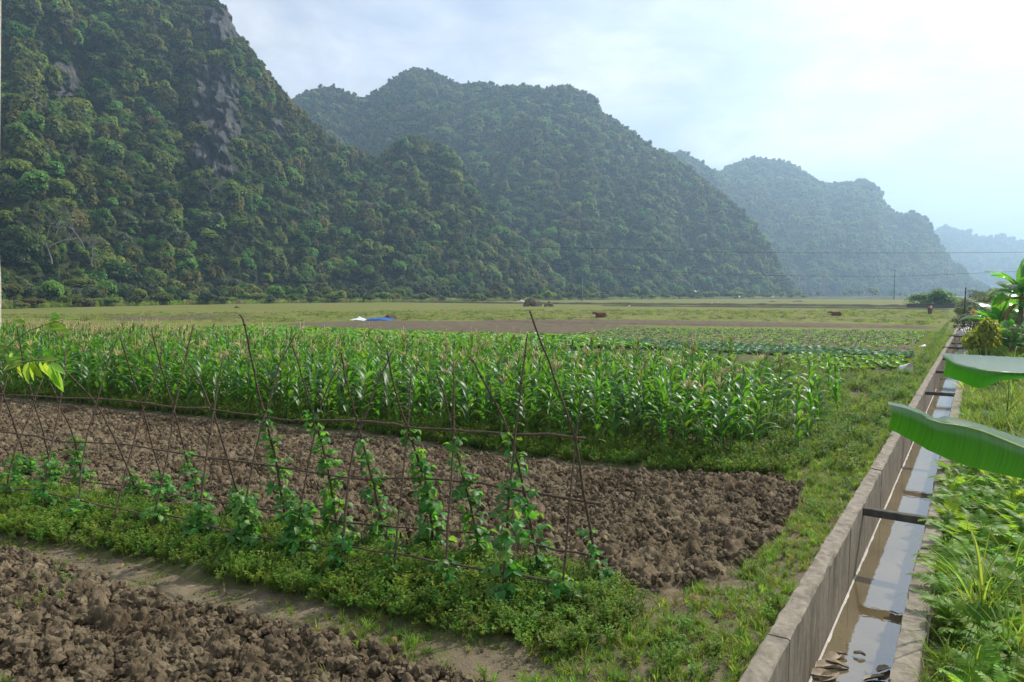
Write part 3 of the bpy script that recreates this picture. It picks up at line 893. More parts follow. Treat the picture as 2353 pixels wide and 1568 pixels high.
m, n, l = newmat('hill_ground')
out = n.new('ShaderNodeOutputMaterial'); pr = n.new('ShaderNodeBsdfPrincipled')
geo = n.new('ShaderNodeNewGeometry')
mp = n.new('ShaderNodeMapping'); mp.inputs['Scale'].default_value = (0.8, 0.8, 0.13)
l.new(geo.outputs['Position'], mp.inputs['Vector'])
st = noise(n, l, 1.0, 8, 0.68, mp.outputs[0], 0.4)
rr = ramp(n, [(0.28, (0.024, 0.027, 0.032)), (0.46, (0.058, 0.061, 0.062)), (0.58, (0.11, 0.108, 0.098)), (0.76, (0.36, 0.34, 0.31))])
l.new(st.outputs['Fac'], rr.inputs[0])
oc = noise(n, l, 0.09, 4, 0.6, geo.outputs['Position'])
om = n.new('ShaderNodeMapRange'); om.inputs['From Min'].default_value = 0.55; om.inputs['From Max'].default_value = 0.7; om.inputs['To Max'].default_value = 0.5
l.new(oc.outputs['Fac'], om.inputs['Value'])
omx = n.new('ShaderNodeMix'); omx.data_type = 'RGBA'
l.new(om.outputs[0], omx.inputs['Factor']); l.new(rr.outputs[0], omx.inputs['A']); omx.inputs['B'].default_value = (0.19, 0.135, 0.085, 1)
gn = noise(n, l, 0.12, 6, 0.65, geo.outputs['Position'])
gr = ramp(n, [(0.3, (0.022, 0.034, 0.012)), (0.7, (0.06, 0.07, 0.025))])
l.new(gn.outputs['Fac'], gr.inputs[0])
ra = n.new('ShaderNodeAttribute'); ra.attribute_name = 'rock'
mx = n.new('ShaderNodeMix'); mx.data_type = 'RGBA'
l.new(ra.outputs['Fac'], mx.inputs['Factor']); l.new(gr.outputs[0], mx.inputs['A']); l.new(omx.outputs['Result'], mx.inputs['B'])
l.new(mx.outputs['Result'], pr.inputs['Base Color']); pr.inputs['Roughness'].default_value = 0.95; pr.inputs['Specular IOR Level'].default_value = 0.1
bp = n.new('ShaderNodeBump'); bp.inputs['Strength'].default_value = 1.0; bp.inputs['Distance'].default_value = 1.2
fn = noise(n, l, 0.9, 6, 0.7, geo.outputs['Position'])
ad = n.new('ShaderNodeMath'); ad.operation = 'ADD'
l.new(st.outputs['Fac'], ad.inputs[0]); l.new(fn.outputs['Fac'], ad.inputs[1])
l.new(ad.outputs[0], bp.inputs['Height']); l.new(bp.outputs[0], pr.inputs['Normal'])
l.new(pr.outputs[0], out.inputs['Surface'])
M_hill = m

FOOT = [(-900, 120), (-300, 150), (0, 176), (300, 222), (600, 280), (1000, 345), (1200, 392), (1400, 470), (1800, 640)]
ROCKS = [(476, 190, 54, 38), (500, 240, 56, 64), (520, 300, 40, 50), (495, 345, 44, 50), (475, 370, 34, 36), (518, 405, 26, 42), (150, 222, 20, 34), (163, 180, 22, 34), (508, 62, 56, 44), (385, 322, 16, 16), (420, 225, 14, 20), (355, 255, 18, 16), (640, 300, 14, 30)]
hillA = hill('hill', [(-900, 150), (-500, -120), (-200, -330), (100, -330), (300, -200), (430, -90), (515, 0), (548, 62), (575, 100), (600, 128), (620, 165), (640, 192), (690, 250), (740, 300), (800, 325), (850, 348), (880, 348), (915, 310), (950, 300), (1000, 312), (1045, 338), (1080, 400), (1130, 480), (1200, 560), (1280, 632), (1340, 668), (1370, 676)],
             [(-900, 330), (0, 390), (300, 400), (515, 372), (700, 400), (880, 450), (1000, 470), (1200, 470), (1370, 480)],
             [(a, b * 1.02) for a, b in FOOT], 4, 100, 1, 3.5, 0.16, ROCKS, 1.05)
hillB = hill('hill', [(600, 290), (640, 250), (670, 222), (700, 205), (730, 195), (760, 189), (800, 205), (830, 218), (870, 200), (910, 167), (945, 150), (965, 148), (1010, 165), (1060, 185), (1100, 180), (1150, 190), (1200, 190), (1260, 196), (1300, 191), (1345, 205), (1385, 250), (1440, 285), (1500, 330), (1540, 348), (1600, 390), (1640, 420), (1700, 470), (1745, 520), (1780, 580), (1805, 630), (1835, 676)],
             [(600, 800), (960, 830), (1300, 780), (1600, 730), (1835, 690)],
             [(600, 470), (1000, 480), (1200, 470), (1400, 500), (1600, 575), (1835, 670)], 8, 55, 2, 4.5, 0.13, [(975, 395, 8, 22)], 1.0)
hillC = hill('hill', [(1440, 420), (1500, 352), (1530, 343), (1570, 342), (1610, 362), (1640, 385), (1720, 470)], [(1440, 1150), (1720, 1150)], [(1440, 880), (1720, 900)], 10, 24, 3, 6, 0.08)
hillD = hill('hill', [(1540, 470), (1600, 420), (1645, 392), (1690, 366), (1720, 357), (1755, 355), (1790, 363), (1815, 366), (1850, 388), (1880, 410), (1900, 416), (1940, 412), (1990, 407), (2010, 420), (2030, 455), (2055, 485), (2080, 484), (2100, 480), (2125, 495), (2150, 545), (2180, 590), (2240, 640), (2300, 676)],
             [(1540, 1350), (1800, 1400), (2300, 1250)], [(1540, 880), (1800, 900), (2000, 1000), (2300, 1200)], 9, 46, 4, 7, 0.12)
hillE = hill('hill', [(2050, 600), (2100, 560), (2150, 526), (2180, 520), (2200, 529), (2250, 545), (2290, 540), (2330, 556), (2353, 560), (2400, 545), (2500, 590), (2650, 560), (2900, 640), (3200, 676)],
             [(2050, 2500), (3200, 2900)], [(2050, 1700), (3200, 2200)], 16, 26, 5, 8, 0.08)
hillF = hill('hill', [(2150, 600), (2300, 598), (2400, 600), (2600, 640), (2800, 600), (3300, 650), (3800, 676)], [(2150, 3300), (3800, 3600)], [(2150, 2800), (3800, 3200)], 30, 16, 6, 8, 0.05)

# forest on the hills: countless crowns
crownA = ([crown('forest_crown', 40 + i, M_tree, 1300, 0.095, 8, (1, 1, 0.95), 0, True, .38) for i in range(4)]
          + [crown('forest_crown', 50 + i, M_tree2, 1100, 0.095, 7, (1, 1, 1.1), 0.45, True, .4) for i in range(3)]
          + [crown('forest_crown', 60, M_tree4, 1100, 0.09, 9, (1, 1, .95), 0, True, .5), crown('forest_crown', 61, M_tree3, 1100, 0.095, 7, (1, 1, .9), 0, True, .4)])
def forest(hl, spacing, size, seed, name, label, vmax=1.08, weights=None, lo=0.6, src=None):
    src_ = src or crownA
    G, rock, V = hl
    g = np.random.default_rng(seed)
    ni, nj = V.shape
    A = np.linalg.norm(np.cross(G[1:, :-1] - G[:-1, :-1], G[:-1, 1:] - G[:-1, :-1]), axis=2)
    A = A * (V[:-1, :-1] < vmax)
    cpx, cpy, cf = proj(G[:-1, :-1])
    A = A * ((cpx > -130) & (cpx < 2480) & (cpy > -160) & (cf > 1))
    n_ = int(A.sum() / spacing ** 2)
    k = g.choice(A.size, n_, p=(A / A.sum()).ravel())
    i, j = np.unravel_index(k, A.shape)
    a, b = g.random(n_)[:, None], g.random(n_)[:, None]
    p = (G[i, j] * (1 - a) + G[i + 1, j] * a) * (1 - b) + (G[i, j + 1] * (1 - a) + G[i + 1, j + 1] * a) * b
    rk = rock[i, j]
    v = V[i, j] + b[:, 0] * (V[i, j + 1] - V[i, j])
    clump = fbm(p[:, 0] * 0.05, p[:, 1] * 0.05 + p[:, 2] * 0.05, seed + 3)
    keep = (g.random(n_) > rk * 2.2)
    s = size * (0.45 + 1.35 * g.random(n_) ** 2.2) * (0.75 + 0.5 * clump)
    s = np.where(v > 0.95, np.minimum(s * 0.7, size * 0.75), s)
    s = s * np.where(rk > 0.12, 0.5, 1)
    steep = smooth(0.45, 0.75, fbm(p[:, 0] * 0.02, p[:, 2] * 0.03, seed + 9))
    pid = g.choice(len(src_), n_, p=weights)
    dr = (g.random(n_) < 0.5 * steep) & (src is None)
    pid = np.where(dr & (v > 0.25), 4 + g.integers(0, 3, n_), pid)
    zs = np.where(dr, g.uniform(1.0, 1.6, n_), g.uniform(0.85, 1.35, n_))
    p[:, 2] += s * zs * 0.5
    p, s, zs, pid = p[keep], s[keep], zs[keep], pid[keep]
    rots = rand_rots(len(p), 0.12)
    scatter(name, p, rots, np.stack([s, s * g.uniform(0.85, 1.15, len(p)), s * zs], 1), pid, src_, label)
    return len(p)
WA = np.array([.17, .17, .16, .16, .07, .07, .06, .09, .05]); WA /= WA.sum()
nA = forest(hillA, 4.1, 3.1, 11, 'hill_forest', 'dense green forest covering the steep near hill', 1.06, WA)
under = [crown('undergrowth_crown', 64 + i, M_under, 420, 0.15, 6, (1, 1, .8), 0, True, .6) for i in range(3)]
nA2 = forest(hillA, 2.4, 1.5, 12, 'hill_undergrowth', 'low bushes between the trees of the near hill, darkened as gap shade', 1.06, None, .6, under)
nB2 = forest(hillB, 3.9, 2.3, 17, 'hill_undergrowth', 'low bushes between the trees of the middle hill, darkened as gap shade', 1.04, None, .6, under)
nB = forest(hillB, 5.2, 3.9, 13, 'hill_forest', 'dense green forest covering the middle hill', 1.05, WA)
nC = forest(hillC, 7, 5.5, 14, 'hill_forest', 'hazy forest on the small dome behind the middle hill', 1.05, WA)
nD = forest(hillD, 7.5, 5.8, 15, 'hill_forest', 'blue hazy forest on the third hill', 1.05, WA)
nE = forest(hillE, 17, 11, 16, 'hill_forest', 'faint blue forest on the far hills', 1.05, WA)
print('forest', nA, nA2, nB, nC, nD, nE)

# ------------------------------------------------------------------ trees and bushes along the foot of the hills
crown_big = {'dark': [crown('crown', 70 + i, M_tree, 1100, 0.10, 8) for i in range(3)],
             'olive': [crown('crown', 75 + i, M_tree2, 1000, 0.10, 8, (1, 1, 0.95)) for i in range(2)],
             'bright': [crown('crown', 80 + i, M_tree3, 1000, 0.10, 7) for i in range(2)],
             'grey': [crown('crown', 85 + i, M_tree4, 1000, 0.10, 9, (1, 1, 0.9), 0, True, 0.8) for i in range(2)]}
def trunk_mesh(seed, h=1.0, r=0.06):
    g = np.random.default_rng(seed)
    mb = MB()
    bend = g.normal(0, 0.06, 2)
    path = [np.array([bend[0] * t * t * 2, bend[1] * t * t * 2, t * h]) for t in np.linspace(-0.08, 1, 7)]
    mb.tube(path, [r * (1.25 - 0.8 * t) for t in np.linspace(0, 1, 7)], 7)
    for k in range(4):
        a = g.uniform(0, 6.28); t = g.uniform(0.45, 0.8)
        b = np.array([bend[0] * t * t * 2, bend[1] * t * t * 2, t * h])
        e = b + np.array([math.cos(a) * 0.35, math.sin(a) * 0.35, 0.3]) * h
        mb.tube([b, (b + e) / 2 + np.array([0, 0, 0.02]), e], [r * 0.5, r * 0.35, r * 0.12], 5)
    return mb.mesh('trunk', M_bark)
trunks = [trunk_mesh(90 + i) for i in range(3)]
LAB = {'dark': 'dark green rounded tree', 'olive': 'olive brown leafed tree', 'bright': 'bright yellow green tree', 'grey': 'grey green loose leafed tree'}
g = np.random.default_rng(21)
tree_n = {}
for px in np.arange(-40, 2080, 13.5):
    px = px + g.uniform(-6, 6)
    yf = float(interp(px, FOOT + [(2080, 830)]))
    if px > 1835 and g.random() < 0.25: continue
    Y = yf * (1 - g.uniform(0.01, 0.17))
    kind = g.choice(['dark', 'olive', 'bright', 'grey'], p=[.5, .17, .10, .23])
    if 1640 < px < 1790: kind = g.choice(['bright', 'dark'], p=[.7, .3])  # sunlit group: the sunlight is put into the brighter leaf colour
    if 1000 < px < 1250: kind = g.choice(['grey', 'dark'], p=[.65, .35])
    h = g.uniform(4.5, 8.0) * (1 + max(0, px - 600) / 2600)
    if g.random() < 0.35: h *= 0.55
    base = PD(px, 690, Y); base[2] = -0.05
    where = 'at the left end of the field edge' if px < 350 else ('at the foot of the near hill' if px < 1000 else ('at the foot of the middle hill' if px < 1640 else 'at the far right end of the tree line'))
    size = 'low ' if h < 4.6 else 'tall '
    lab = '%s%s %s' % (size, LAB[kind], where)
    t = thing('tree', lab, 'tree', base, g.uniform(0, 6.28), 'trees along the field edge: ' + lab)
    r = h * 0.40
    obj('trunk', trunks[int(g.integers(3))], t, sc=(h * 0.62, h * 0.62, h * 0.62))
    cm = crown_big[kind]
    obj('crown', cm[int(g.integers(len(cm)))], t, (g.uniform(-.2, .2), g.uniform(-.2, .2), h * 0.5), (0, 0, g.uniform(0, 6.28)), (r * g.uniform(.9, 1.3), r * g.uniform(.9, 1.2), h * g.uniform(0.48, 0.56)))
# low bushes in front
for px in np.arange(-30, 1850, 22):
    px = px + g.uniform(-14, 14)
    yf = float(interp(px, FOOT))
    Y = yf * (1 - g.uniform(0.12, 0.21))
    kind = g.choice(['dark', 'olive', 'bright', 'grey'], p=[.25, .2, .3, .25])
    base = PD(px, 690, Y); base[2] = -0.05
    h = g.uniform(1.6, 4.2) * (1 + px / 2400)
    where = 'at the left end of the field edge' if px < 350 else ('at the foot of the near hill' if px < 1000 else 'at the foot of the middle hill')
    lab = 'low spreading %s bush on the grass %s' % ({'dark': 'dark green', 'olive': 'olive', 'bright': 'light green', 'grey': 'grey green'}[kind], where)
    t = thing('bush', lab, 'bush', base, g.uniform(0, 6.28), 'bushes along the field edge: ' + lab)
    cm = crown_big[kind]
    obj('crown', cm[int(g.integers(len(cm)))], t, (0, 0, h * 0.4), (0, 0, g.uniform(0, 6.28)), (h * g.uniform(.6, 1.1), h * g.uniform(.6, 1.0), h * 0.55))
    obj('trunk', trunks[int(g.integers(3))], t, sc=h * 0.55)
# bare pale trees on the near slope
def bare_tree(seed, h):
    g = np.random.default_rng(seed); mb = MB()
    def br(p, d, L, r, lev):
        q = [p]
        for k in range(4):
            d = d + g.normal(0, 0.13, 3); d[2] += 0.05; d /= np.linalg.norm(d)
            q.append(q[-1] + d * L / 4)
        mb.tube(q, np.linspace(r, r * 0.55, 5), 5, cap=False)
        if lev < 4:
            for k in range(3 if lev else 4):
                a = g.normal(0, 0.62, 3); dd = d + a; dd[2] = abs(dd[2]) * 0.9 + 0.1; dd /= np.linalg.norm(dd)
                br(q[-1 - int(g.integers(0, 2))], dd, L * g.uniform(0.6, 0.8), r * 0.58, lev + 1)
    br(np.zeros(3), np.array([g.normal(0, .1), g.normal(0, .1), 1.0]), h * 0.36, h * 0.018, 0)
    return mb.mesh('branches', M_deadwood)
Ga = hillA[0]
def on_hill(px, py):
    a, b, f = proj(Ga[:, :100])
    k = np.argmin((a - px) ** 2 + (b - py) ** 2)
    return Ga[:, :100].reshape(-1, 3)[k]
for i, (px, py, h, lab) in enumerate([(118, 600, 17, 'leafless pale tree at the left on the near slope'), (190, 560, 16, 'wide leafless pale tree beside the leftmost bare one'), (212, 600, 12, 'thin leafless tree below the wide bare tree'), (487, 450, 11, 'leafless grey tree below the cliff')]):
    p = on_hill(px, py); p = p * 0.965
    p[2] -= 1.5
    t = thing('bare_tree', lab, 'bare tree', p)
    obj('branches', bare_tree(300 + i, h), t)
# crooked pale trunk at the field edge
p = P(192, 694); p = PD(192, 700, 182); p[2] = 0
t = thing('crooked_tree', 'crooked tree with a pale forked trunk at the left field edge', 'tree', p)
mb = MB(); mb.tube([(0, 0, -0.2), (-.3, 0, 1.2), (-.9, 0, 2.4), (-.7, 0, 4), (-1.4, 0, 5.4)], [.5, .42, .36, .25, .12], 8); mb.tube([(-.9, 0, 2.4), (.3, 0, 3.5), (.5, 0, 5)], [.3, .24, .12], 7)
mb.tube([(-.8, 0, 3.2), (-2, .3, 4.6), (-2.6, .3, 5.6)], [.22, .16, .08], 6)
obj('trunk', mb.mesh('trunk', M_palebark), t)
obj('crown', crown_big['olive'][0], t, (-0.6, 0, 5.6), (0, 0, 1), (4.2, 3.4, 2.6))

# ------------------------------------------------------------------ concrete canal
bed = MB()
bed.add([ST(-9, WI - 0.02, -0.82), ST(S_END, WI - 0.02, -0.82), ST(S_END, WR + 0.02, -0.82), ST(-9, WR + 0.02, -0.82)], [(3, 2, 1, 0)])
bed.add([ST(S_END, WI - 0.02, -0.82), ST(S_END, WR + 0.02, -0.82), ST(S_END, WR + 0.02, 0.1), ST(S_END, WI - 0.02, 0.1)], [(0, 1, 2, 3)])
tag(obj('canal_bed', bed.mesh('canal_bed', M_bed, False)), kind='structure')
wt = MB(); rows = []
for s in np.concatenate([np.arange(-8, 30, 0.5), np.arange(30, S_END + 1, 8)]):
    rows.append([ST(min(s, S_END), t_, WATER_Z) for t_ in np.linspace(WI - 0.01, WR + 0.01, 4)])
wt.grid(rows)
tag(obj('water', wt.mesh('water', M_water)), kind='structure')
def wall(label, ta, tb, ztop, zbot, seed, L=3.3):
    w = thing('canal_wall', label, 'canal wall', ST(0, (ta + tb) / 2, 0))
    off = np.array(w.location)
    g = np.random.default_rng(seed)
    k = int((S_END + 9) / L)
    for i in range(k):
        sa, sb = -9 + i * L, -9 + (i + 1) * L - 0.02
        dt, dz = g.normal(0, 0.006), g.normal(0, 0.006)
        ns = 33 if sa < 25 else 5
        rows = []
        for s in np.linspace(sa, sb, ns):
            r_ = []
            rough = 0.018 if ns > 5 else 0.0
            q = lambda c: rough * (float(fbm(s * 6 + c * 9, c * 3.3, seed + 5, 3)) - 0.5) * 2
            for c, (t_, z_) in enumerate([(ta, zbot), (ta, ztop - 0.015), (ta + 0.015, ztop), ((ta + tb) / 2, ztop), (tb - 0.015, ztop), (tb, ztop - 0.02), (tb, (ztop + zbot) / 2), (tb, zbot)]):
                top_ = z_ > ztop - 0.05
                r_.append(ST(s, t_ + dt + (q(c) if top_ else q(c) * 0.3), z_ + dz + (q(c + 11) if top_ else 0)))
            rows.append(r_)
        mb = MB(); mb.grid([r[::-1] for r in rows])
        nc = 8
        mb.f.append(tuple(range(nc))[::-1] if False else tuple(range(nc))); mb.m.append(0)
        b = (ns - 1) * nc
        mb.f.append(tuple(b + j for j in range(nc))[::-1]); mb.m.append(0)
        obj('wall_panel', mb.mesh('wall_panel', M_conc, False, off), w)
    return w
wall_l = wall('long low concrete canal wall edging the field path', WL, WI, 0.15, -0.85, 31)
wall_r = wall('low concrete canal wall half buried under the ferns', WR, WE, 0.05, -0.85, 37)
mb = MB(); rows = []
for s in np.arange(-4, 26, 0.06):
    hh = 0.006 + 0.03 * max(0, float(fbm(s * 3, 1, 71)) - 0.35)
    ww = 0.012 + 0.05 * max(0, float(fbm(s * 5, 5, 72)) - 0.5)
    rows.append([ST(s, WI + 0.012, WATER_Z + hh + 0.012), ST(s, WI + 0.014 + ww * 0.5, WATER_Z + 0.012), ST(s, WI + 0.016 + ww, WATER_Z + 0.004)])
mb.grid(rows)
off = np.array(wall_l.location)
obj('lime_line', mb.mesh('lime_line', M_lime, False, off), wall_l)
# cross beams
DEPTHS = [9.0, 14.6, 20.2, 25.8, 31.0, 36.2, 41.0, 46.0, 52, 58, 64, 70, 76, 82, 88, 94, 100, 107, 114, 121, 128]
for i, Y in enumerate(DEPTHS):
    s = (Y - O0[1] - Nn[1] * 0.5) / U[1]
    mb = MB()
    e = 0.0 if i not in (5, 7) else 0.25
    zt = 0.09 if not e else 0.20
    rows = []
    for t_ in np.linspace(WI + 0.004 - e, WR + 0.02 + e * 0.6, 9):
        j = 0.006 * (float(vnoise(t_ * 14, s, 91)) - 0.5)
        w2, h2 = 0.055, 0.10
        rows.append([ST(s - w2 + j, t_, zt - h2), ST(s - w2 + j, t_, zt - 0.008), ST(s - w2 + 0.008, t_, zt + j), ST(s + w2 - 0.008, t_, zt + j), ST(s + w2, t_, zt - 0.008), ST(s + w2, t_, zt - h2), ST(s - w2 + j, t_, zt - h2)])
    mb.grid(rows)
    mb.f += [tuple(range(6)), tuple(8 * 7 + j for j in range(6))[::-1]]; mb.m += [0, 0]
    c = ST(s, 0.55, 0)
    names = {0: 'dark mossy concrete beam nearest the camera, crossing the canal', 1: 'concrete beam crossing the canal, mostly behind the lower banana leaf', 2: 'dark beam across the canal just above the lower banana leaf'}
    o = obj('cross_beam', mb.mesh('cross_beam', M_conc_dark, False, c), None, c)
    tag(o, names.get(i, 'plank laid across both canal walls beyond the upper banana leaf' if e else 'distant concrete beam in the row crossing the canal'), 'beam', 'concrete beams crossing the canal')
# side kerb: low wall with the small tree
p0 = PD(2085, 702, 150); p1 = PD(2192, 704, 150)
mb = MB()
mb.box(((p0[0] + p1[0]) / 2, 150, 0.25), (p1[0] - p0[0], 0.6, 1.2))
mb.box(((p0[0] + p1[0]) / 2, 150, 0.9), (p1[0] - p0[0] + 0.3, 0.8, 0.1))
o = obj('low_wall', mb.mesh('low_wall', M_conc_dark, False)); tag(o, 'long low dark wall under the spreading tree at the canal end', 'wall')
# spreading tree
base = PD(2146, 700, 154); base[2] = 0
t = thing('spreading_tree', 'feathery flat-topped tree with drooping sprays at the canal end', 'tree', base)
mb = MB()
mb.tube([(0, 0, -.1), (.1, 0, .8), (0, .1, 1.6)], [.25, .2, .17], 8)
g = np.random.default_rng(55)
pts = []; nrs = []
for k in range(26):
    a = g.uniform(0, 6.28); L = 5.0 * g.random() ** .5 + .3
    e = np.array([math.cos(a) * L, math.sin(a) * L * 0.7, 3.7 - 0.10 * L * L * g.uniform(.3, 1.3) + g.uniform(-1.3, .6)])
    c = np.array([math.cos(a) * L * .4, math.sin(a) * L * .3, 2.6 + 0.25 * (e[2] - 2)])
    mb.tube([(0, .1, 1.5), c, (c + e) / 2 + np.array([0, 0, .25]), e], [.1, .07, .05, .02], 5)
    for q in range(10):
        w = 0.3 + 0.7 * q / 9
        b = c + (e - c) * w + g.normal(0, 0.35, 3) * np.array([1, 1, .5]) + np.array([0, 0, .3])
        n2 = 34
        d_ = g.normal(0, 1, (n2, 3)) * np.array([0.75, 0.75, 0.22])
        d_[:, 2] -= 0.45 * (d_[:, 0] ** 2 + d_[:, 1] ** 2)
        pts.append(b + d_); nrs.append(np.tile([0, 0, 1.0], (n2, 1)))
obj('trunk', mb.mesh('trunk', M_bark), t)
v, f = cards(np.concatenate(pts), np.concatenate(nrs), 0.10, 0.24, 0.5, 5)
obj('crown', npmesh('crown', v, f, M_tree3, False), t)

# ------------------------------------------------------------------ bean trellis of tied sticks
RP = [[(1385, 1350), (1340, 1130), (1322, 1010), (1276, 875), (1216, 715)],
      [(1245, 1330), (1215, 1180), (1177, 1015), (1137, 925), (1098, 850), (1076, 817)],
      [(1110, 1290), (1087, 1192), (1069, 1113), (1043, 1012), (1025, 925), (1002, 853)],
      [(1000, 1265), (982, 1138), (964, 1066), (935, 979), (910, 907), (890, 803)],
      [(890, 1255), (874, 1181), (845, 1062), (824, 983), (813, 936), (795, 875), (784, 810)],
      [(780, 1235), (763, 1138), (748, 1055), (721, 958), (694, 864), (671, 792)],
      [(665, 1215), (647, 1141), (630, 1040), (604, 943), (583, 853), (565, 760), (552, 722)],
      [(560, 1190), (545, 1130), (518, 1037), (490, 950), (450, 860), (434, 835)],
      [(463, 1180), (454, 1141), (428, 1051), (400, 943), (371, 846), (349, 761)],
      [(382, 1160), (371, 1098), (349, 1022), (326, 932), (299, 850), (275, 770)],
      [(318, 1150), (306, 1109), (270, 1022), (223, 932), (158, 860), (101, 821)],
      [(195, 1120), (169, 1008), (137, 932), (115, 882)],
      [(125, 1115), (115, 1066), (104, 1015), (76, 918), (58, 853), (38, 751)],
      [(64, 1098), (56, 1051), (43, 1004), (11, 918), (-5, 870)]]
FP = [[(1285, 1420), (1303, 1220), (1324, 1005), (1337, 912)],
      [(1150, 1400), (1169, 1163), (1184, 1004), (1198, 880), (1212, 767)],
      [(1018, 1380), (1029, 1213), (1042, 1012), (1042, 828)],
      [(897, 1362), (914, 1210), (935, 1001), (946, 853)],
      [(782, 1335), (791, 1213), (809, 1048), (829, 986), (867, 882), (905, 803)],
      [(672, 1300), (691, 1170), (719, 1019), (745, 911), (777, 846)],
      [(560, 1285), (567, 1145), (601, 979), (619, 925), (642, 839), (680, 767)],
      [(450, 1262), (461, 1163), (490, 947), (515, 814)],
      [(343, 1245), (349, 1213), (385, 1048), (400, 947), (428, 817), (446, 745)],
      [(253, 1228), (256, 1213), (306, 1022), (328, 943), (364, 846), (372, 790)],
      [(172, 1212), (176, 1206), (191, 1048), (216, 947), (252, 821), (270, 778)],
      [(86, 1195), (90, 1190), (115, 1048), (137, 929), (148, 853), (150, 800)],
      [(8, 1172), (25, 1066), (72, 943), (97, 871)],
      [(-32, 1165), (0, 940), (20, 860)]]
CROSS = [(1322, 1010), (1180, 1000), (1043, 990), (938, 984), (829, 975), (725, 965), (606, 957), (490, 945), (400, 939), (326, 928), (220, 917), (137, 912), (72, 910), (5, 908)]
ff = [(p[0][0], P(*p[0])[1]) for p in FP]; rf = [(p[0][0], P(*p[0])[1]) for p in RP]
def foot_front(px): return float(interp(px, ff))
def foot_rear(px): return float(interp(px, rf))
tr_loc = P(700, 1290)
trellis = thing('bean_trellis', 'row of crossed thin sticks tied to rails as a bean trellis', 'trellis', tr_loc)
off = np.array(trellis.location)
pole_paths = {}
def refine(pts, k=5, wob=0.004, seed=0):
    pts = [np.array(p) for p in pts]
    outp = []
    for i in range(len(pts) - 1):
        p0, p1, p2, p3 = pts[max(i - 1, 0)], pts[i], pts[i + 1], pts[min(i + 2, len(pts) - 1)]
        for j in range(k):
            t = j / k
            q = 0.5 * (2 * p1 + (p2 - p0) * t + (2 * p0 - 5 * p1 + 4 * p2 - p3) * t * t + (3 * p1 - 3 * p2 + p3 - p0) * t ** 3)
            outp.append(q)
    outp.append(pts[-1])
    g = np.random.default_rng(seed)
    return [q + g.normal(0, wob, 3) for q in outp]
for side, lst in (('front', FP), ('rear', RP)):
    for i, pl in enumerate(lst):
        base = P(*pl[0])
        cx, cyy = CROSS[i]
        base_other = P(*(RP[i] if side == 'front' else FP[i])[0])
        # depth where the two poles cross, about half way between the feet
        ym = 0.5 * (base[1] + base_other[1])
        pts = [np.array(base) - np.array([0, 0, 0.08])]
        for px, py in pl[1:]:
            k = (pl[0][1] - py) / (pl[0][1] - cyy)
            Yq = base[1] + (ym - base[1]) * k + (0.012 if side == 'rear' else -0.012)
            pts.append(PD(px, py, Yq))
        path = refine(pts, 4, 0.0035, 1000 + i * 3 + (side == 'rear'))
        r0 = 0.0125 + 0.004 * ((i * 37 + (7 if side == 'rear' else 0)) % 10) / 10
        mb = MB(); mb.tube(path, np.linspace(r0, r0 * 0.55, len(path)), 6)
        g = np.random.default_rng(i * 7 + 3)
        for k in range(5):     # knots
            q = path[int(g.integers(2, len(path) - 2))]
            v, f = ico(q, r0 * 1.25); mb.add(v, f)
        obj('pole', mb.mesh('pole', M_stick, True, off), trellis)
        pole_paths[(side, i)] = path
        if side == 'front':     # binding at the crossing
            kk = [q for q in path]
            c = PD(cx, cyy, ym)
            tb = MB()
            for w in range(3):
                ring = [c + np.array([0.022 * math.cos(a), 0.022 * math.sin(a), 0.006 * w + 0.012 * math.sin(a + w)]) for a in np.linspace(0, 6.28, 9)]
                tb.tube(ring, 0.004, 4)
            obj('tie', tb.mesh('tie', M_stick, True, off), trellis)
RAILS = [('top', 1.0, [(1345, 1008), (1260, 998), (1180, 998), (1042, 988), (940, 983), (920, 978), (830, 968), (730, 966), (671, 967), (610, 958), (480, 940), (395, 936), (326, 925), (223, 917), (140, 914), (0, 907), (-90, 900)]),
         ('mid', 0.55, [(1380, 1159), (1231, 1134), (1105, 1112), (946, 1099), (817, 1100), (673, 1078), (565, 1062), (522, 1057), (378, 1037), (281, 1021), (122, 1015), (72, 1001), (0, 992), (-80, 985)]),
         ('rearlow', 0.2, [(1396, 1284), (1293, 1266), (1239, 1253), (1149, 1233), (1041, 1221), (915, 1213), (807, 1201), (702, 1186), (594, 1168), (414, 1140), (331, 1122), (216, 1109), (137, 1096), (36, 1075), (-80, 1062)]),
         ('frontlow', 0.25, [(1311, 1347), (1167, 1318), (1019, 1293), (904, 1271), (753, 1251), (702, 1249), (540, 1224), (450, 1199), (378, 1183), (335, 1181), (252, 1167), (180, 1150), (108, 1134)]),
         ('frontlow', 0.25, [(378, 1183), (310, 1186), (300, 1187)]),
         ('frontlow', 0.25, [(110, 1123), (36, 1125), (0, 1112), (-80, 1108)])]
for nm, fr_, pts in RAILS:
    q = []
    for px, py in pts:
        a, b = foot_front(px), foot_rear(px)
        m_ = 0.5 * (a + b)
        Y = {'top': m_ - 0.02, 'mid': b + (m_ - b) * fr_ - 0.03, 'rearlow': b + (m_ - b) * fr_ - 0.03, 'frontlow': a + (m_ - a) * fr_ - 0.03}[nm]
        q.append(PD(px, py, Y))
    # a long rail is several sticks end to end
    cut = 5 if len(q) > 7 else len(q)
    i = 0
    while i < len(q) - 1:
        seg = q[i:i + cut + 1]
        path = refine(seg, 4, 0.004, 2000 + len(pts) * 10 + i)
        r0 = 0.017 if nm in ('top', 'mid') else 0.014
        mb = MB(); mb.tube(path, np.linspace(r0, r0 * 0.65, len(path)), 6)
        obj('rail', mb.mesh('rail', M_stick, True, off), trellis)
        i += cut

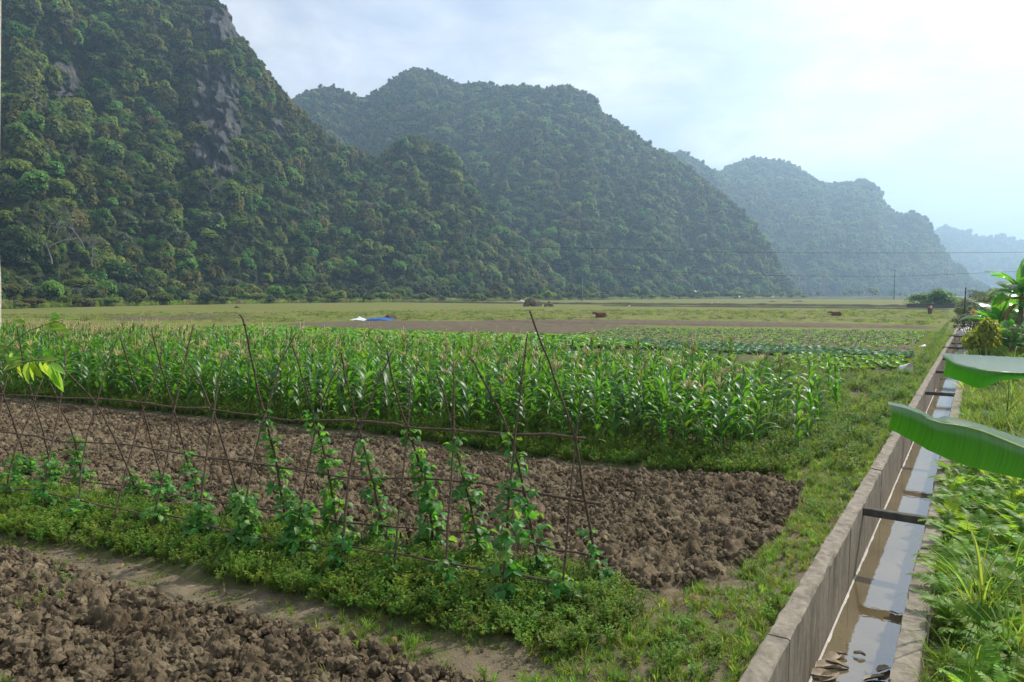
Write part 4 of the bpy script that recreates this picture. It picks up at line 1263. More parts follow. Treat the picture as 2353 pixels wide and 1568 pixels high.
# bean vines: leaves with three leaflets
def leaflet(mb, base, d, up, L, W, droop, m=0):
    d = d / np.linalg.norm(d); sd_ = np.cross(d, up); sd_ /= np.linalg.norm(sd_) + 1e-9
    up = np.cross(sd_, d)
    cen = []
    for i, t in enumerate((0, 0.2, 0.5, 0.8, 1.0)):
        cen.append(base + d * L * t - up * droop * L * t * t)
    wid = (0.0, 0.42, 0.5, 0.26, 0.0)
    v = []
    for c, w in zip(cen, wid):
        v += [c - sd_ * W * w + up * W * w * 0.35, c, c + sd_ * W * w + up * W * w * 0.35]
    f = []
    for i in range(4):
        f += [(i * 3, i * 3 + 1, i * 3 + 4, i * 3 + 3), (i * 3 + 1, i * 3 + 2, i * 3 + 5, i * 3 + 4)]
    mb.add(v, f, m)
def bean_leaf(seed):
    g = np.random.default_rng(seed); mb = MB()
    up = np.array([0, 0, 1.0])
    st = np.array([0.05, 0, 0.025])
    mb.tube([(0, 0, 0), st], 0.0022, 4)
    L = 0.092
    for k, (az, o) in enumerate(((0, 0.018), (1.75, 0), (-1.75, 0))):
        az += g.normal(0, 0.15)
        d = np.array([math.cos(az), math.sin(az), -0.15 + g.normal(0, 0.15)])
        leaflet(mb, st + np.array([o, 0, 0]), d, up + g.normal(0, 0.2, 3), L * g.uniform(0.85, 1.1), L * 0.86, g.uniform(0.15, 0.5))
    return mb.mesh('leaf', M_bean)
bean_leaves = [bean_leaf(400 + i) for i in range(5)]
ordn = ['first', 'second', 'third', 'fourth', 'fifth', 'sixth', 'seventh', 'eighth', 'ninth', 'tenth', 'eleventh', 'twelfth', 'thirteenth', 'fourteenth']
# (side, pole, top of cover in py, leaves, spread, leaf scale)
VINES = [('rear', 0, 1215, 16, 0.10, 0.9), ('rear', 1, 1005, 34, 0.09, 1.05), ('rear', 2, 1010, 58, 0.11, 1.0), ('rear', 3, 985, 64, 0.12, 1.05), ('rear', 4, 1010, 44, 0.12, 0.95), ('rear', 5, 945, 66, 0.12, 1.0), ('rear', 6, 950, 52, 0.12, 1.0),
         ('rear', 7, 1125, 30, 0.13, 1.0), ('rear', 8, 1035, 30, 0.12, 0.95), ('rear', 9, 1085, 22, 0.12, 0.95), ('rear', 10, 1090, 26, 0.12, 0.95), ('rear', 11, 1005, 30, 0.11, 1.0), ('rear', 12, 1040, 26, 0.14, 1.0), ('rear', 13, 1050, 26, 0.14, 1.0),
         ('front', 0, 1330, 22, 0.10, 1.0), ('front', 1, 1100, 30, 0.08, 1.15), ('front', 2, 1290, 30, 0.14, 0.9), ('front', 3, 1180, 12, 0.10, 0.9), ('front', 4, 1225, 26, 0.14, 1.0), ('front', 5, 1160, 70, 0.16, 1.1), ('front', 6, 1140, 54, 0.15, 1.05), ('front', 7, 1160, 42, 0.15, 1.0),
         ('front', 8, 1130, 26, 0.14, 0.95), ('front', 11, 1060, 30, 0.15, 0.95), ('front', 12, 1050, 30, 0.16, 0.95), ('front', 10, 1150, 22, 0.15, 0.9)]
for side, i, ytop, nl, spread, ls in VINES:
    path = np.array(pole_paths[(side, i)])
    a, b, f = proj(path)
    z_top = np.interp(-ytop, -b[::1], path[:, 2]) if b[0] > b[-1] else 1.0
    z_top = float(np.interp(ytop, b[::-1], path[::-1, 2]))
    base = path[0].copy(); base[2] = 0
    t = thing('bean_vine', 'bean vine on the %s stick of the %s crossed pair from the right end' % (side, ordn[i]), 'bean vine', base, 0, 'bean vines on the trellis')
    g = np.random.default_rng(500 + i * 2 + (side == 'rear'))
    zz_ = np.linspace(0.0, max(z_top, 0.3), 26)
    cx = np.interp(zz_, path[:, 2], path[:, 0]); cyy = np.interp(zz_, path[:, 2], path[:, 1])
    mb = MB()
    mb.tube([(x + 0.02 * math.cos(z * 16), y + 0.02 * math.sin(z * 16), z) for x, y, z in zip(cx, cyy, zz_)], 0.0035, 4)
    obj('stem', mb.mesh('stem', M_stalk, True, base), t)
    for k in range(int(nl * 1.2)):
        zf = (k + g.random()) / int(nl * 1.2)
        z = 0.06 + (z_top - 0.05) * zf ** 1.15
        az = g.uniform(0, 6.283)
        sp_ = 0.78 * spread * (1.25 - 0.8 * zf) * g.random() ** 0.6
        p = np.array([np.interp(z, path[:, 2], path[:, 0]) + sp_ * math.cos(az), np.interp(z, path[:, 2], path[:, 1]) + sp_ * math.sin(az), z + g.normal(0, 0.02)])
        obj('leaf', bean_leaves[int(g.integers(5))], t, p - base, (g.normal(0, 0.35), g.normal(0.15, 0.35), az), 1.16 * ls * g.uniform(0.7, 1.2) * (1 - 0.3 * zf))

# ------------------------------------------------------------------ ground plants
def sprig(seed, mat, nst=5, h=0.2, leaf=0.022, npair=7, spread=0.10):
    g = np.random.default_rng(seed); P_, N_ = [], []
    mb = MB()
    for k in range(nst):
        a = g.uniform(0, 6.28); e = np.array([math.cos(a) * spread * g.uniform(.3, 1), math.sin(a) * spread * g.uniform(.3, 1), h * g.uniform(.6, 1.1)])
        c = np.array([e[0] * .3, e[1] * .3, e[2] * .6])
        mb.tube([(0, 0, -.02), c, e], [.0025, .002, .001], 3, cap=False)
        for q in range(npair):
            t = 0.25 + 0.75 * q / (npair - 1)
            p = (1 - t) ** 2 * np.zeros(3) + 2 * t * (1 - t) * c + t * t * e
            for s in range(2):
                d = g.normal(0, 1, 3); d[2] = abs(d[2]) * .3; d /= np.linalg.norm(d)
                leaf_ = leaf * g.uniform(.7, 1.3)
                sd_ = np.cross(d, [0, 0, 1.0]); sd_ /= np.linalg.norm(sd_) + 1e-9
                mb.add([p, p + d * leaf_ * .5 + sd_ * leaf_ * .36 + np.array([0, 0, .1 * leaf_]), p + d * leaf_, p + d * leaf_ * .5 - sd_ * leaf_ * .36 + np.array([0, 0, .1 * leaf_])], [(0, 1, 2, 3)])
    return mb.mesh('sprig', mat, False)
sprigs = [sprig(600 + i, M_weed, 6, 0.17, 0.026, 7, 0.11) for i in range(5)]
def tuft(seed, mat, nb=14, h=0.14, w=0.005, lean=0.6, spread=0.03):
    g = np.random.default_rng(seed); mb = MB()
    for k in range(nb):
        a = g.uniform(0, 6.28); L = h * g.uniform(.6, 1.2); ln = lean * g.uniform(.2, 1)
        d = np.array([math.cos(a), math.sin(a), 0]); s_ = np.array([-d[1], d[0], 0]) * w * g.uniform(.7, 1.3)
        b = d * spread * g.random() + (g.normal(0, spread * .4, 3) * np.array([1, 1, 0]) if spread > .1 else 0)
        v = []
        for t, ww in ((0, 1), (.4, .9), (.75, .6), (1, .05)):
            c = b + d * L * ln * t * t * 1.1 + np.array([0, 0, L * (t - .35 * ln * t * t)])
            v += [c - s_ * ww, c + s_ * ww]
        mb.add(v, [(0, 1, 3, 2), (2, 3, 5, 4), (4, 5, 7, 6)])
    return mb.mesh('tuft', mat, False)
tufts = [tuft(620 + i, M_grass, 16, 0.11, 0.0042, 0.9) for i in range(4)] + [tuft(630, M_drygrass, 12, 0.11, 0.0035, 1.1)]
def put(name, x, y, z, s0_, s1_, protos, label, tilt=0.2, zs=(0.8, 1.2), pid=None):
    n_ = len(x)
    return scatter(name, np.stack([x, y, z], 1), rand_rots(n_, tilt), uni_scl(n_, s0_, s1_, zs), rng.integers(0, len(protos), n_) if pid is None else pid, protos, label)
x, y = in_poly(BED, 330, lambda x, y: smooth(0.0, 0.25, poly_sd(BED, x, y) + 0.12 * (fbm(x * 4, y * 4, 9) - .3)) * (0.55 + 0.45 * smooth(.35, .5, fbm(x * 2.2, y * 2.2, 15))))
sd = poly_sd(BED, x, y)
z = 0.02 + 0.06 * smooth(0, 0.5, sd) * fbm(x * 2, y * 2, 33)
put('bed_weeds', x, y, z, 0.5, 1.15, sprigs, 'dense small-leaved weeds covering the bed under the trellis')
x, y = in_poly(CORN_BED, 130, lambda x, y: smooth(-0.05, 0.12, poly_sd(CORN_BED, x, y) + .2 * (fbm(x * 2, y * 2, 19) - .4)) * np.where(poly_sd(CORN_BED, x, y) < .9, 1, smooth(.30, .48, fbm(x * 1.2, y * 1.2, 25))) * np.where(poly_sd(CORN_BED, x, y) > 2.4, 0.35, 1))
put('corn_weeds', x, y, 0.02 + 0 * x, 0.6, 1.35, sprigs, 'low green weeds growing at the feet of the corn')
# grass along the canal and on the path
GRASS = np.array([ST(-6, -0.01), ST(60, -0.01), ST(60, -4.5), ST(30, -5.5), ST(12, -3.6), ST(8.5, -2.6), ST(4, -2.6), ST(-1, -3.4), ST(-6, -5)])
def gmask(x, y):
    s, t = to_st(x, y)
    a = smooth(-1.75, -0.45, t) * 0.95 + 0.5 * smooth(.47, .6, fbm(x * .9, y * .9, 3))
    a = a * (0.45 + 0.55 * smooth(.34, .5, fbm(x * 2.6, y * 2.6, 44)))
    k = poly_sd(MAIN_SOIL, x, y) < 0.05
    return np.clip(a, 0.02, 1) * k * np.where(s > 25, .45, 1)
x, y = in_poly(GRASS, 300, gmask)
s_, t_ = to_st(x, y)
pid = np.where(rng.random(len(x)) < 0.14, 4, rng.integers(0, 4, len(x)))
put('canal_grass', x, y, ground_z(x, y), 0.45, 1.1, tufts, 'short green grass along the outside of the canal wall', 0.25, pid=pid)
x, y = in_poly(GRASS, 60, lambda x, y: gmask(x, y) * smooth(.45, .6, fbm(x * 1.5, y * 1.5, 49)))
put('canal_weeds', x, y, ground_z(x, y), 0.4, 1.0, sprigs, 'small leafy weeds in the grass beside the canal wall')
PATHG = GP([(0, 1240), (430, 1325), (900, 1447), (1310, 1535), (1440, 1490), (1500, 1400), (1650, 1345), (1720, 1420), (1500, 1700), (1130, 1600), (800, 1470), (330, 1365), (0, 1262)])
x, y = in_poly(PATHG, 200, lambda x, y: 0.03 + 0.75 * smooth(.5, .64, fbm(x * 1.6, y * 1.6, 47)))
put('path_grass', x, y, ground_z(x, y), 0.3, 0.7, tufts, 'sparse short grass on the dirt path round the weed bed', 0.4)
x, y = in_poly(FRONT_SOIL, 14, lambda x, y: smooth(.55, .7, fbm(x * 1.3, y * 1.3, 81)))
put('soil_sprouts', x, y, 0.10 + 0 * x, 0.3, 0.7, sprigs, 'tiny green sprouts on the clods in the foreground')
MIDG = GP([(1900, 870), (2130, 845), (2190, 740), (2120, 800), (1950, 840), (1900, 1060), (1960, 1040)])
x, y = in_poly(GP([(1880, 1060), (1960, 940), (1930, 860), (2085, 860), (2130, 800), (2185, 735), (2120, 870), (2050, 980), (1960, 1100)]), 40, lambda x, y: smooth(.38, .55, fbm(x, y, 41)))
put('verge_weeds', x, y, ground_z(x, y), 0.8, 1.8, sprigs, 'leafy green weeds on the verge between corn and canal')
# field grass tufts in the middle distance
ftuft = [tuft(640 + i, [M_grass, M_grass, M_drygrass, M_under][i], 46, 0.10, 0.012, 0.8, .4) for i in range(4)]
x, y = in_poly(GP([(-60, 760), (0, 735), (600, 742), (700, 738), (1100, 735), (1400, 733), (1900, 740), (2150, 748), (2185, 728), (2180, 713), (1200, 712), (-60, 722)]), 1.6, lambda x, y: 0.15 + .8 * smooth(.42, .6, fbm(x * .25, y * .25, 43)))
k = poly_sd(FAR_BROWN, x, y) < 0
put('field_tufts', x[k], y[k], 0 * x[k] - 0.06, 0.6, 1.5, ftuft, 'grazed grass tufts scattered over the pasture', 0.3)
straw = [tuft(634, M_drygrass, 7, 0.16, 0.003, 0.3)]
x, y = in_poly(PATHC, 26, lambda x, y: smooth(.4, .6, fbm(x * 2, y * 2, 57)))
put('straw_litter', x, y, ground_z(x, y) + .008, .4, 1.0, straw, 'bits of dry straw lying on the dirt path', 1.5)
nE_ = 2600
pxe = rng.uniform(-60, 1850, nE_); ye = np.array([float(interp(q, FOOT)) for q in pxe]) * rng.uniform(.80, .99, nE_)
xe = (pxe - 1176.5) / F * ye
edge_t = [tuft(660 + i, [M_grass, M_drygrass, M_tree3][i], 40, .5, .03, .8, .5) for i in range(3)]
put('edge_grass', xe, ye, 0 * xe - .05, 1.2, 3.4, edge_t, 'tall rough grass along the foot of the hills', .15)
# dead leaves
dl = MB(); leaflet(dl, np.zeros(3), np.array([1.0, 0, 0]), np.array([0, 0, 1.0]), 0.07, 0.035, 0.3)
dlm = [dl.mesh('dead_leaf', M_deadleaf)]
x, y = in_poly(np.concatenate([FRONT_SOIL[:8], PATHG[2:8]]), 3)
put('fallen_leaves', x, y, 0.05 + ground_z(x, y) + 0.10 * (poly_sd(FRONT_SOIL, x, y) > 0), 0.4, 1.2, dlm, 'fallen brown leaves on the path and clods', 0.5)

# ------------------------------------------------------------------ corn
def corn_leaf(mb, M, L, W, th0, th1, seed, mi=0):
    g = np.random.default_rng(seed)
    n_ = 8
    p = np.zeros(3); rows = []
    tw = g.normal(0, 0.25)
    for i in range(n_ + 1):
        t = i / n_
        th = th0 + (th1 - th0) * t ** 1.25
        w = W * (0.45 + 0.55 * min(1, t * 4)) * (1 - t ** 2.2) * 0.5 + 0.001
        a = tw * t
        sd_ = np.array([-math.sin(a) * math.sin(th), math.cos(a), math.sin(a) * math.cos(th)])
        up = np.array([-math.sin(th), 0, math.cos(th)])
        wv = 0.014 * math.sin(t * 17 + seed) * min(1, t * 3)
        rows.append([p - sd_ * w + up * (w * 0.45 + wv), p, p + sd_ * w + up * (w * 0.45 - wv)])
        p = p + np.array([math.cos(th), 0, math.sin(th)]) * L / n_
    v = [M @ Vector(q) for r in rows for q in r]
    f = []
    for i in range(n_):
        for j in range(2):
            f.append((i * 3 + j, i * 3 + j + 1, (i + 1) * 3 + j + 1, (i + 1) * 3 + j))
    mb.add(v, f, mi)
LEAFSPEC = []
for i in range(9):
    g = np.random.default_rng(700 + i)
    if i < 6:   # arching leaves
        LEAFSPEC.append((g.uniform(.62, .86), g.uniform(.105, .14), R(g.uniform(52, 70)), R(g.uniform(-85, -25)), 700 + i))
    else:       # young upright leaves at the top
        LEAFSPEC.append((g.uniform(.48, .66), g.uniform(.085, .105), R(g.uniform(76, 86)), R(g.uniform(10, 48)), 700 + i))
I4 = Matrix.Identity(4)
leaf_meshes = []
for sp_ in LEAFSPEC:
    mb = MB(); corn_leaf(mb, I4, *sp_); leaf_meshes.append(mb.mesh('leaf', M_corn))
oldleaf = []
for k in range(2):
    mb = MB(); corn_leaf(mb, I4, 0.5, 0.05, R(20), R(-100), 720 + k); oldleaf.append(mb.mesh('leaf', M_cornold))
def tassel_geo(mb, M, seed, mi=0):
    g = np.random.default_rng(seed)
    for k in range(8):
        a = g.uniform(0, 6.28); L = g.uniform(.15, .25) if k else .36
        ln = g.uniform(.35, .9) if k else 0.05
        b = np.array([0, 0, 0.03 * g.random() + (0.005 * k)])
        e = b + np.array([math.cos(a) * L * ln, math.sin(a) * L * ln, L * (1 - .35 * ln)])
        c = (b + e) / 2 + np.array([0, 0, .035])
        mb.tube([M @ Vector(b), M @ Vector(c), M @ Vector(e)], [.0045, .0056, .003], 4, mi)
tassels = []
for k in range(4):
    mb = MB(); tassel_geo(mb, I4, 730 + k); tassels.append(mb.mesh('tassel', M_tassel))
def stalk_geo(mb, h, seed, mi=0):
    g = np.random.default_rng(seed)
    bx, by = g.normal(0, .03, 2)
    path = [np.array([bx * t * t, by * t * t, h * t]) for t in np.linspace(-.03, 1, 8)]
    mb.tube(path, np.linspace(.0135, .006, 8), 6, mi)
stalks = []
for k in range(4):
    mb = MB(); stalk_geo(mb, 1.0, 740 + k); stalks.append(mb.mesh('stalk', M_stalk))
def ear_geo(mb, M, mi=0):
    mb.lathe([(0.004, 0), (.022, .03), (.030, .09), (.026, .16), (.012, .215), (.003, .225)], 8, mi, M)
mb = MB(); ear_geo(mb, I4); earm = mb.mesh('ear', M_husk)
mb = MB(); g = np.random.default_rng(5)
for k in range(12):
    a = g.uniform(0, 6.28); e = np.array([math.cos(a) * .034, math.sin(a) * .034, .055 * g.uniform(.4, 1)])
    mb.tube([(0, 0, 0), e * .6 + np.array([0, 0, .028]), e], [.008, .007, .004], 4)
silkm = mb.mesh('silk', M_silk)
def plan(g, H):
    """leaf layout of one plant: (kind, height, azimuth, scale)"""
    az0 = g.uniform(0, 6.283); lv = []
    nl = int(g.integers(11, 14))
    for k in range(nl):
        t = k / (nl - 1)
        h = H * (0.25 + 0.72 * t)
        az = az0 + (k % 2) * math.pi + g.normal(0, 0.35)
        if t < 0.68: kind = int(g.integers(0, 6))
        else: kind = int(g.integers(6, 9)) if g.random() < .75 else int(g.integers(0, 6))
        sc_ = (0.62 + 0.45 * math.sin(math.pi * min(1, .25 + t * .75))) * g.uniform(.88, 1.1)
        lv.append((kind, h, az, sc_ * H / 1.6))
    return lv
# corn rows
cr_R = P(1795, 1082); cr_L = P(0, 912)
rdir = (cr_L - cr_R); rlen = np.linalg.norm(rdir); rdir /= rlen
rback = np.array([-rdir[1], rdir[0], 0]); rback = rback if rback[1] > 0 else -rback
plants = []
g = np.random.default_rng(77)
for j in range(13):
    d = j * 0.64
    # right edge of the block follows the verge
    e0 = -0.1 + 0.06 * d
    for i in range(-2, 106):
        a = i * 0.33 + g.normal(0, .05) + (0.18 if j % 2 else 0)
        p = cr_R + rdir * a + rback * (d + g.normal(0, .05))
        qx, qy, f = proj(p + np.array([0, 0, 1.0]))
        lim_r = 1.0
        s, t = to_st(p[0], p[1])
        if t > -1.75 - 0.02 * s or a < -0.3: continue
        if qx < -60 or g.random() < 0.06: continue
        if d > 4.8 and a < 1.5: continue
        H = g.uniform(1.15, 1.58) * (0.93 if j > 4 else 1) * (1.0 + 0.04 * j * 0.3)
        plants.append((p, H, j, a, float(np.hypot(p[0], p[1]))))
# stragglers down the right side of the block
for px, py, H in ((1850, 1032, 1.35), (1880, 1010, 1.2), (1700, 1052, 0.9), (1925, 965, 1.3), (1905, 940, 1.4), (1868, 985, 1.5), (1835, 1050, 1.3)):
    p = P(px, py); plants.append((p, H, 0, -1, float(np.hypot(p[0], p[1]))))
plants.sort(key=lambda q: (q[2] > 2, q[4]))
print('corn plants', len(plants))
front_lab = {}
proto_cache = {}
def corn_label(j, a, px, has_t):
    if a >= 0:
        rowname = ['front row', 'second row', 'third row'][j] if j < 3 else 'deep rows'
        tz = 'tasselled' if has_t else 'tassel-less'
        if px < 1345:
            i = int(np.argmin([abs(c[0] - px) for c in CROSS]))
            wh = 'behind the %s crossed sticks from the right' % ordn[i]
        else:
            wh = 'just right of the trellis' if px < 1500 else ('midway between trellis and canal' if px < 1680 else 'at the right end of the block')
        return '%s corn plant in the %s, %s' % (tz, rowname, wh), 'corn plants in the block: %s %s, %s' % (tz, rowname, wh)
    return 'corn plant straggling on the verge at the right end of the corn block', 'corn plants straggling on the verge'
indiv, rest = plants[:300], plants[300:]
for k, (p, H, j, a, dist) in enumerate(indiv):
    g = np.random.default_rng(3000 + k)
    qx, qy, f = proj(p)
    has_t = g.random() < 0.45
    lab, grp = corn_label(j, a, float(qx), has_t)
    z0 = 0.0
    t = thing('corn_plant', lab, 'corn plant', (p[0], p[1], z0), 0, grp)
    t.rotation_euler = (g.normal(0, .075), g.normal(0, .075), 0)
    st_ = obj('stalk', stalks[k % 4], t, sc=(1, 1, H)); st_.scale = (1.0, 1.0, H)
    if has_t:
        obj('tassel', tassels[int(g.integers(4))], t, (0, 0, H - .01), (g.normal(0, .1), g.normal(0, .1), g.uniform(0, 6.28)), g.uniform(.8, 1.15))
    lv = plan(g, H)
    if k < 170:
        for kind, h, az, sc_ in lv:
            obj('leaf', leaf_meshes[kind], t, (0, 0, h), (0, g.normal(0, .06), az), sc_)
        if g.random() < .5:
            obj('leaf', oldleaf[int(g.integers(2))], t, (0, 0, H * .16), (0, 0, g.uniform(0, 6.28)), .8)
    else:
        v = k % 12
        if v not in proto_cache:
            mb = MB()
            for kind, h, az, sc_ in lv:
                M = Matrix.Translation((0, 0, h / H * 1.5)) @ Euler((0, 0, az)).to_matrix().to_4x4() @ Matrix.Scale(sc_ / H * 1.5, 4)
                corn_leaf(mb, M, *LEAFSPEC[kind])
            proto_cache[v] = mb.mesh('leaves', M_corn)
        obj('leaves', proto_cache[v], t, (0, 0, 0), (0, 0, g.uniform(0, 6.28)), H / 1.5)
    if g.random() < .75:
        az = g.uniform(0, 6.28); h = H * g.uniform(.42, .55)
        e = obj('ear', earm, t, (.012 * math.cos(az), .012 * math.sin(az), h), (0, g.uniform(.3, .5), az), g.uniform(.85, 1.1))
        obj('silk', silkm, e, (0, 0, .215), (0, 0, 0), g.uniform(.8, 1.2))
corn_src = []
for v in range(8):
    g = np.random.default_rng(3500 + v); mb = MB(); H = 1.5
    stalk_geo(mb, H, v, 1)
    if v % 3 == 1: tassel_geo(mb, Matrix.Translation((0, 0, H)), v, 2)
    for kind, h, az, sc_ in plan(g, H):
        M = Matrix.Translation((0, 0, h)) @ Euler((0, 0, az)).to_matrix().to_4x4() @ Matrix.Scale(sc_, 4)
        corn_leaf(mb, M, *LEAFSPEC[kind], 0)
    corn_src.append(mb.mesh('corn_plants', [M_corn, M_stalk, M_tassel]))
if rest:
    pts = np.array([q[0] for q in rest]); Hs = np.array([q[1] for q in rest]) / 1.5
    scatter('corn_rows', pts, rand_rots(len(pts), .04), np.stack([Hs] * 3, 1), rng.integers(0, 8, len(pts)), corn_src, 'the remaining corn plants deep in the block behind the front rows')
# tasselled, paler corn further back on the left
dry_src = []
for v in range(4):
    g = np.random.default_rng(3600 + v); mb = MB(); H = 1.5
    stalk_geo(mb, H, v, 1); tassel_geo(mb, Matrix.Translation((0, 0, H)) @ Matrix.Scale(1.35, 4), v, 2); tassel_geo(mb, Matrix.Translation((0.03, 0, H - .1)) @ Matrix.Scale(1.2, 4), v + 9, 2)
    for kind, h, az, sc_ in plan(g, H)[:10]:
        M = Matrix.Translation((0, 0, h)) @ Euler((0, 0, az)).to_matrix().to_4x4() @ Matrix.Scale(sc_, 4)
        corn_leaf(mb, M, *LEAFSPEC[kind], 0 if g.random() < .6 else 3)
    dry_src.append(mb.mesh('dry_corn', [M_corn, M_stalk, M_tassel, M_cornold]))
x, y = in_poly(np.array([P(-200, 830), P(-200, 748 + 42), P(120, 747 + 40), P(420, 766 + 34), P(520, 820), P(300, 850)]), 1.8)
put('tasselled_corn', x, y, 0 * x, .6, .82, dry_src, 'paler tasselled corn behind the green block on the left', .04, (1, 1))

# ------------------------------------------------------------------ vegetables
def rosette(seed, mat, nl, L, W, th0, th1, heart=False):
    g = np.random.default_rng(seed); mb = MB()
    for k in range(nl):
        az = k * 2.4 + g.normal(0, .2); q = k / nl
        l_ = L * g.uniform(.8, 1.15) * (1 - .35 * q)
        t0_ = th0 + (R(80) - th0) * q; t1_ = th1 + (R(50) - th1) * q
        p = np.zeros(3); rows = []
        for i in range(5):
            t = i / 4; th = t0_ + (t1_ - t0_) * t
            w = W * (1 - .35 * q) * (0.12, .55, .95, .9, .25)[i] * .5
            up = np.array([-math.sin(th), 0, math.cos(th)])
            rf_ = .18 * w * math.sin(i * 2.1 + seed + k)
            rows.append([p + np.array([0, -w, 0]) + up * (w * .3 + rf_), p, p + np.array([0, w, 0]) + up * (w * .3 - rf_)])
            p = p + np.array([math.cos(th), 0, math.sin(th)]) * l_ / 4
        M = Euler((0, 0, az)).to_matrix()
        v = [M @ Vector(a) for r in rows for a in r]
        mb.add(v, [(i * 3 + j, i * 3 + j + 1, (i + 1) * 3 + j + 1, (i + 1) * 3 + j) for i in range(4) for j in range(2)])
    return mb.mesh('leaves', mat)
cabb = [rosette(800 + i, M_cabb, 12, .34, .24, R(35), R(-12)) for i in range(3)]
lett = [rosette(810 + i, M_lett, 12, .28, .16, R(62), R(15)) for i in range(3)]
leafy = [rosette(820 + i, M_lett, 14, .42, .20, R(66), R(-20)) for i in range(2)] + [rosette(823, M_bean, 14, .42, .22, R(66), R(-20))]
def veg(name, polypx, sp, meshes, sc_, label, cat, group, cap, stuff_label, seed, hgt=0.0):
    poly = GP(polypx); g = np.random.default_rng(seed)
    lo, hi = poly[:, :2].min(0), poly[:, :2].max(0)
    ss, tt = [], []
    c = (lo + hi) / 2; Rr = np.linalg.norm(hi - lo) / 2
    k = np.arange(-Rr, Rr, sp)
    A, B = np.meshgrid(k, k)
    A = A.ravel(); B = B.ravel()
    A = A + g.normal(0, sp * .12, A.shape); B = B + g.normal(0, sp * .12, B.shape)
    x = c[0] + rdir[0] * A + rback[0] * B; y = c[1] + rdir[1] * A + rback[1] * B
    keep = (poly_sd(poly, x, y) > 0) & (g.random(len(x)) > .07)
    px, py, f = proj(np.stack([x, y, 0 * x + .2], 1))
    keep &= (px > -40) & (px < 2400)
    x, y = x[keep], y[keep]
    if cap < len(x):
        o_ = np.argsort(np.hypot(x, y)); x, y = x[o_], y[o_]
    for i in range(min(cap, len(x))):
        o = obj(name, meshes[int(g.integers(len(meshes)))], None, (x[i], y[i], hgt), (g.normal(0, .08), g.normal(0, .08), g.uniform(0, 6.28)), sc_ * g.uniform(.8, 1.2))
        tag(o, label, cat, group)
    if len(x) > cap:
        x, y = x[cap:], y[cap:]; n_ = len(x)
        scatter(name + '_rows', np.stack([x, y, 0 * x + hgt], 1), rand_rots(n_, .08), uni_scl(n_, sc_ * .8, sc_ * 1.2), rng.integers(0, len(meshes), n_), meshes, stuff_label)
    return len(x)
veg('cabbage', [(1080, 783), (1330, 779), (1500, 788), (1900, 806), (2100, 817), (2095, 826), (1850, 822), (1500, 806), (1080, 794)], .42, cabb, 1.0, 'blue green cabbage in the patch just behind the corn', 'cabbage', 'cabbages behind the corn', 280, 'the remaining blue green cabbages behind the corn', 41, 0.03)
veg('leafy_green', [(1780, 823), (2080, 828), (2085, 852), (1900, 862), (1780, 838)], .36, lett, 1.05, 'bright green leafy vegetable in the rows beside the white bucket', 'leafy vegetable', 'leafy vegetables by the bucket', 200, 'the remaining bright leafy vegetables', 42, 0.03)
veg('bean_bush', [(150, 775), (350, 764), (620, 757), (900, 769), (1090, 776), (1330, 781), (1500, 806), (1080, 812), (600, 806), (150, 802)], .55, leafy, 1.25, 'broad-leaved green crop plant behind the corn on the left', 'crop plant', 'broad-leaved crop behind the corn', 260, 'the remaining broad-leaved crop plants behind the corn', 43, 0.03)
seedl = [rosette(830 + i, M_lett, 7, .24, .13, R(45), R(-5)) for i in range(2)] + [rosette(833, M_cabb, 7, .26, .15, R(45), R(-5))]
x0_, y0_ = in_poly(SEED_FIELD, 9)
# snap to rows
a_ = (x0_ - cr_R[0]) * rback[0] + (y0_ - cr_R[1]) * rback[1]
da = np.round(a_ / .55) * .55 - a_ + rng.normal(0, .05, len(a_))
x0_, y0_ = x0_ + rback[0] * da, y0_ + rback[1] * da
k = poly_sd(SEED_FIELD, x0_, y0_) > 0.3
put('seedlings', x0_[k], y0_[k], 0 * x0_[k] + .05, .3, .75, seedl, 'rows of small green seedlings on the brown plot beyond the cabbages', .1)

# ------------------------------------------------------------------ right bank: ferns and grasses
def frond(seed, L=0.43):
    g = np.random.default_rng(seed); mb = MB()
    n_ = 17; p = np.zeros(3); pts = [p.copy()]; ths = []
    th0, th1 = R(g.uniform(50, 68)), R(g.uniform(-30, 0))
    for i in range(n_):
        th = th0 + (th1 - th0) * (i / n_) ** 1.1
        ths.append(th); p = p + np.array([math.cos(th), 0, math.sin(th)]) * L / n_; pts.append(p.copy())
    mb.tube(pts[::3] + [pts[-1]], np.linspace(.0028, .0008, len(pts[::3]) + 1), 3, cap=False)
    for i in range(3, n_):
        t = i / n_
        w = L * 0.30 * math.sin(math.pi * min(1, (t * .93 + .05)) ** .8) * (1 - .3 * t) + .01
        th = ths[i]; up = np.array([-math.sin(th), 0, math.cos(th)]); fw = np.array([math.cos(th), 0, math.sin(th)])
        for s in (-1, 1):
            d = np.array([0, s, 0]) * .88 + fw * .42 - up * g.uniform(0, .3); d /= np.linalg.norm(d)
            b = pts[i]; wd = L / n_ * .46
            mb.add([b - fw * wd, b + fw * wd, b + d * w * .55 + fw * wd * .95, b + d * w, b + d * w * .55 - fw * wd * .95], [(0, 1, 2, 4), (4, 2, 3)])
    return mb.mesh('frond', M_fern, False)
fronds = [frond(840 + i) for i in range(5)]
g = np.random.default_rng(61)
spots = []
tries = 0
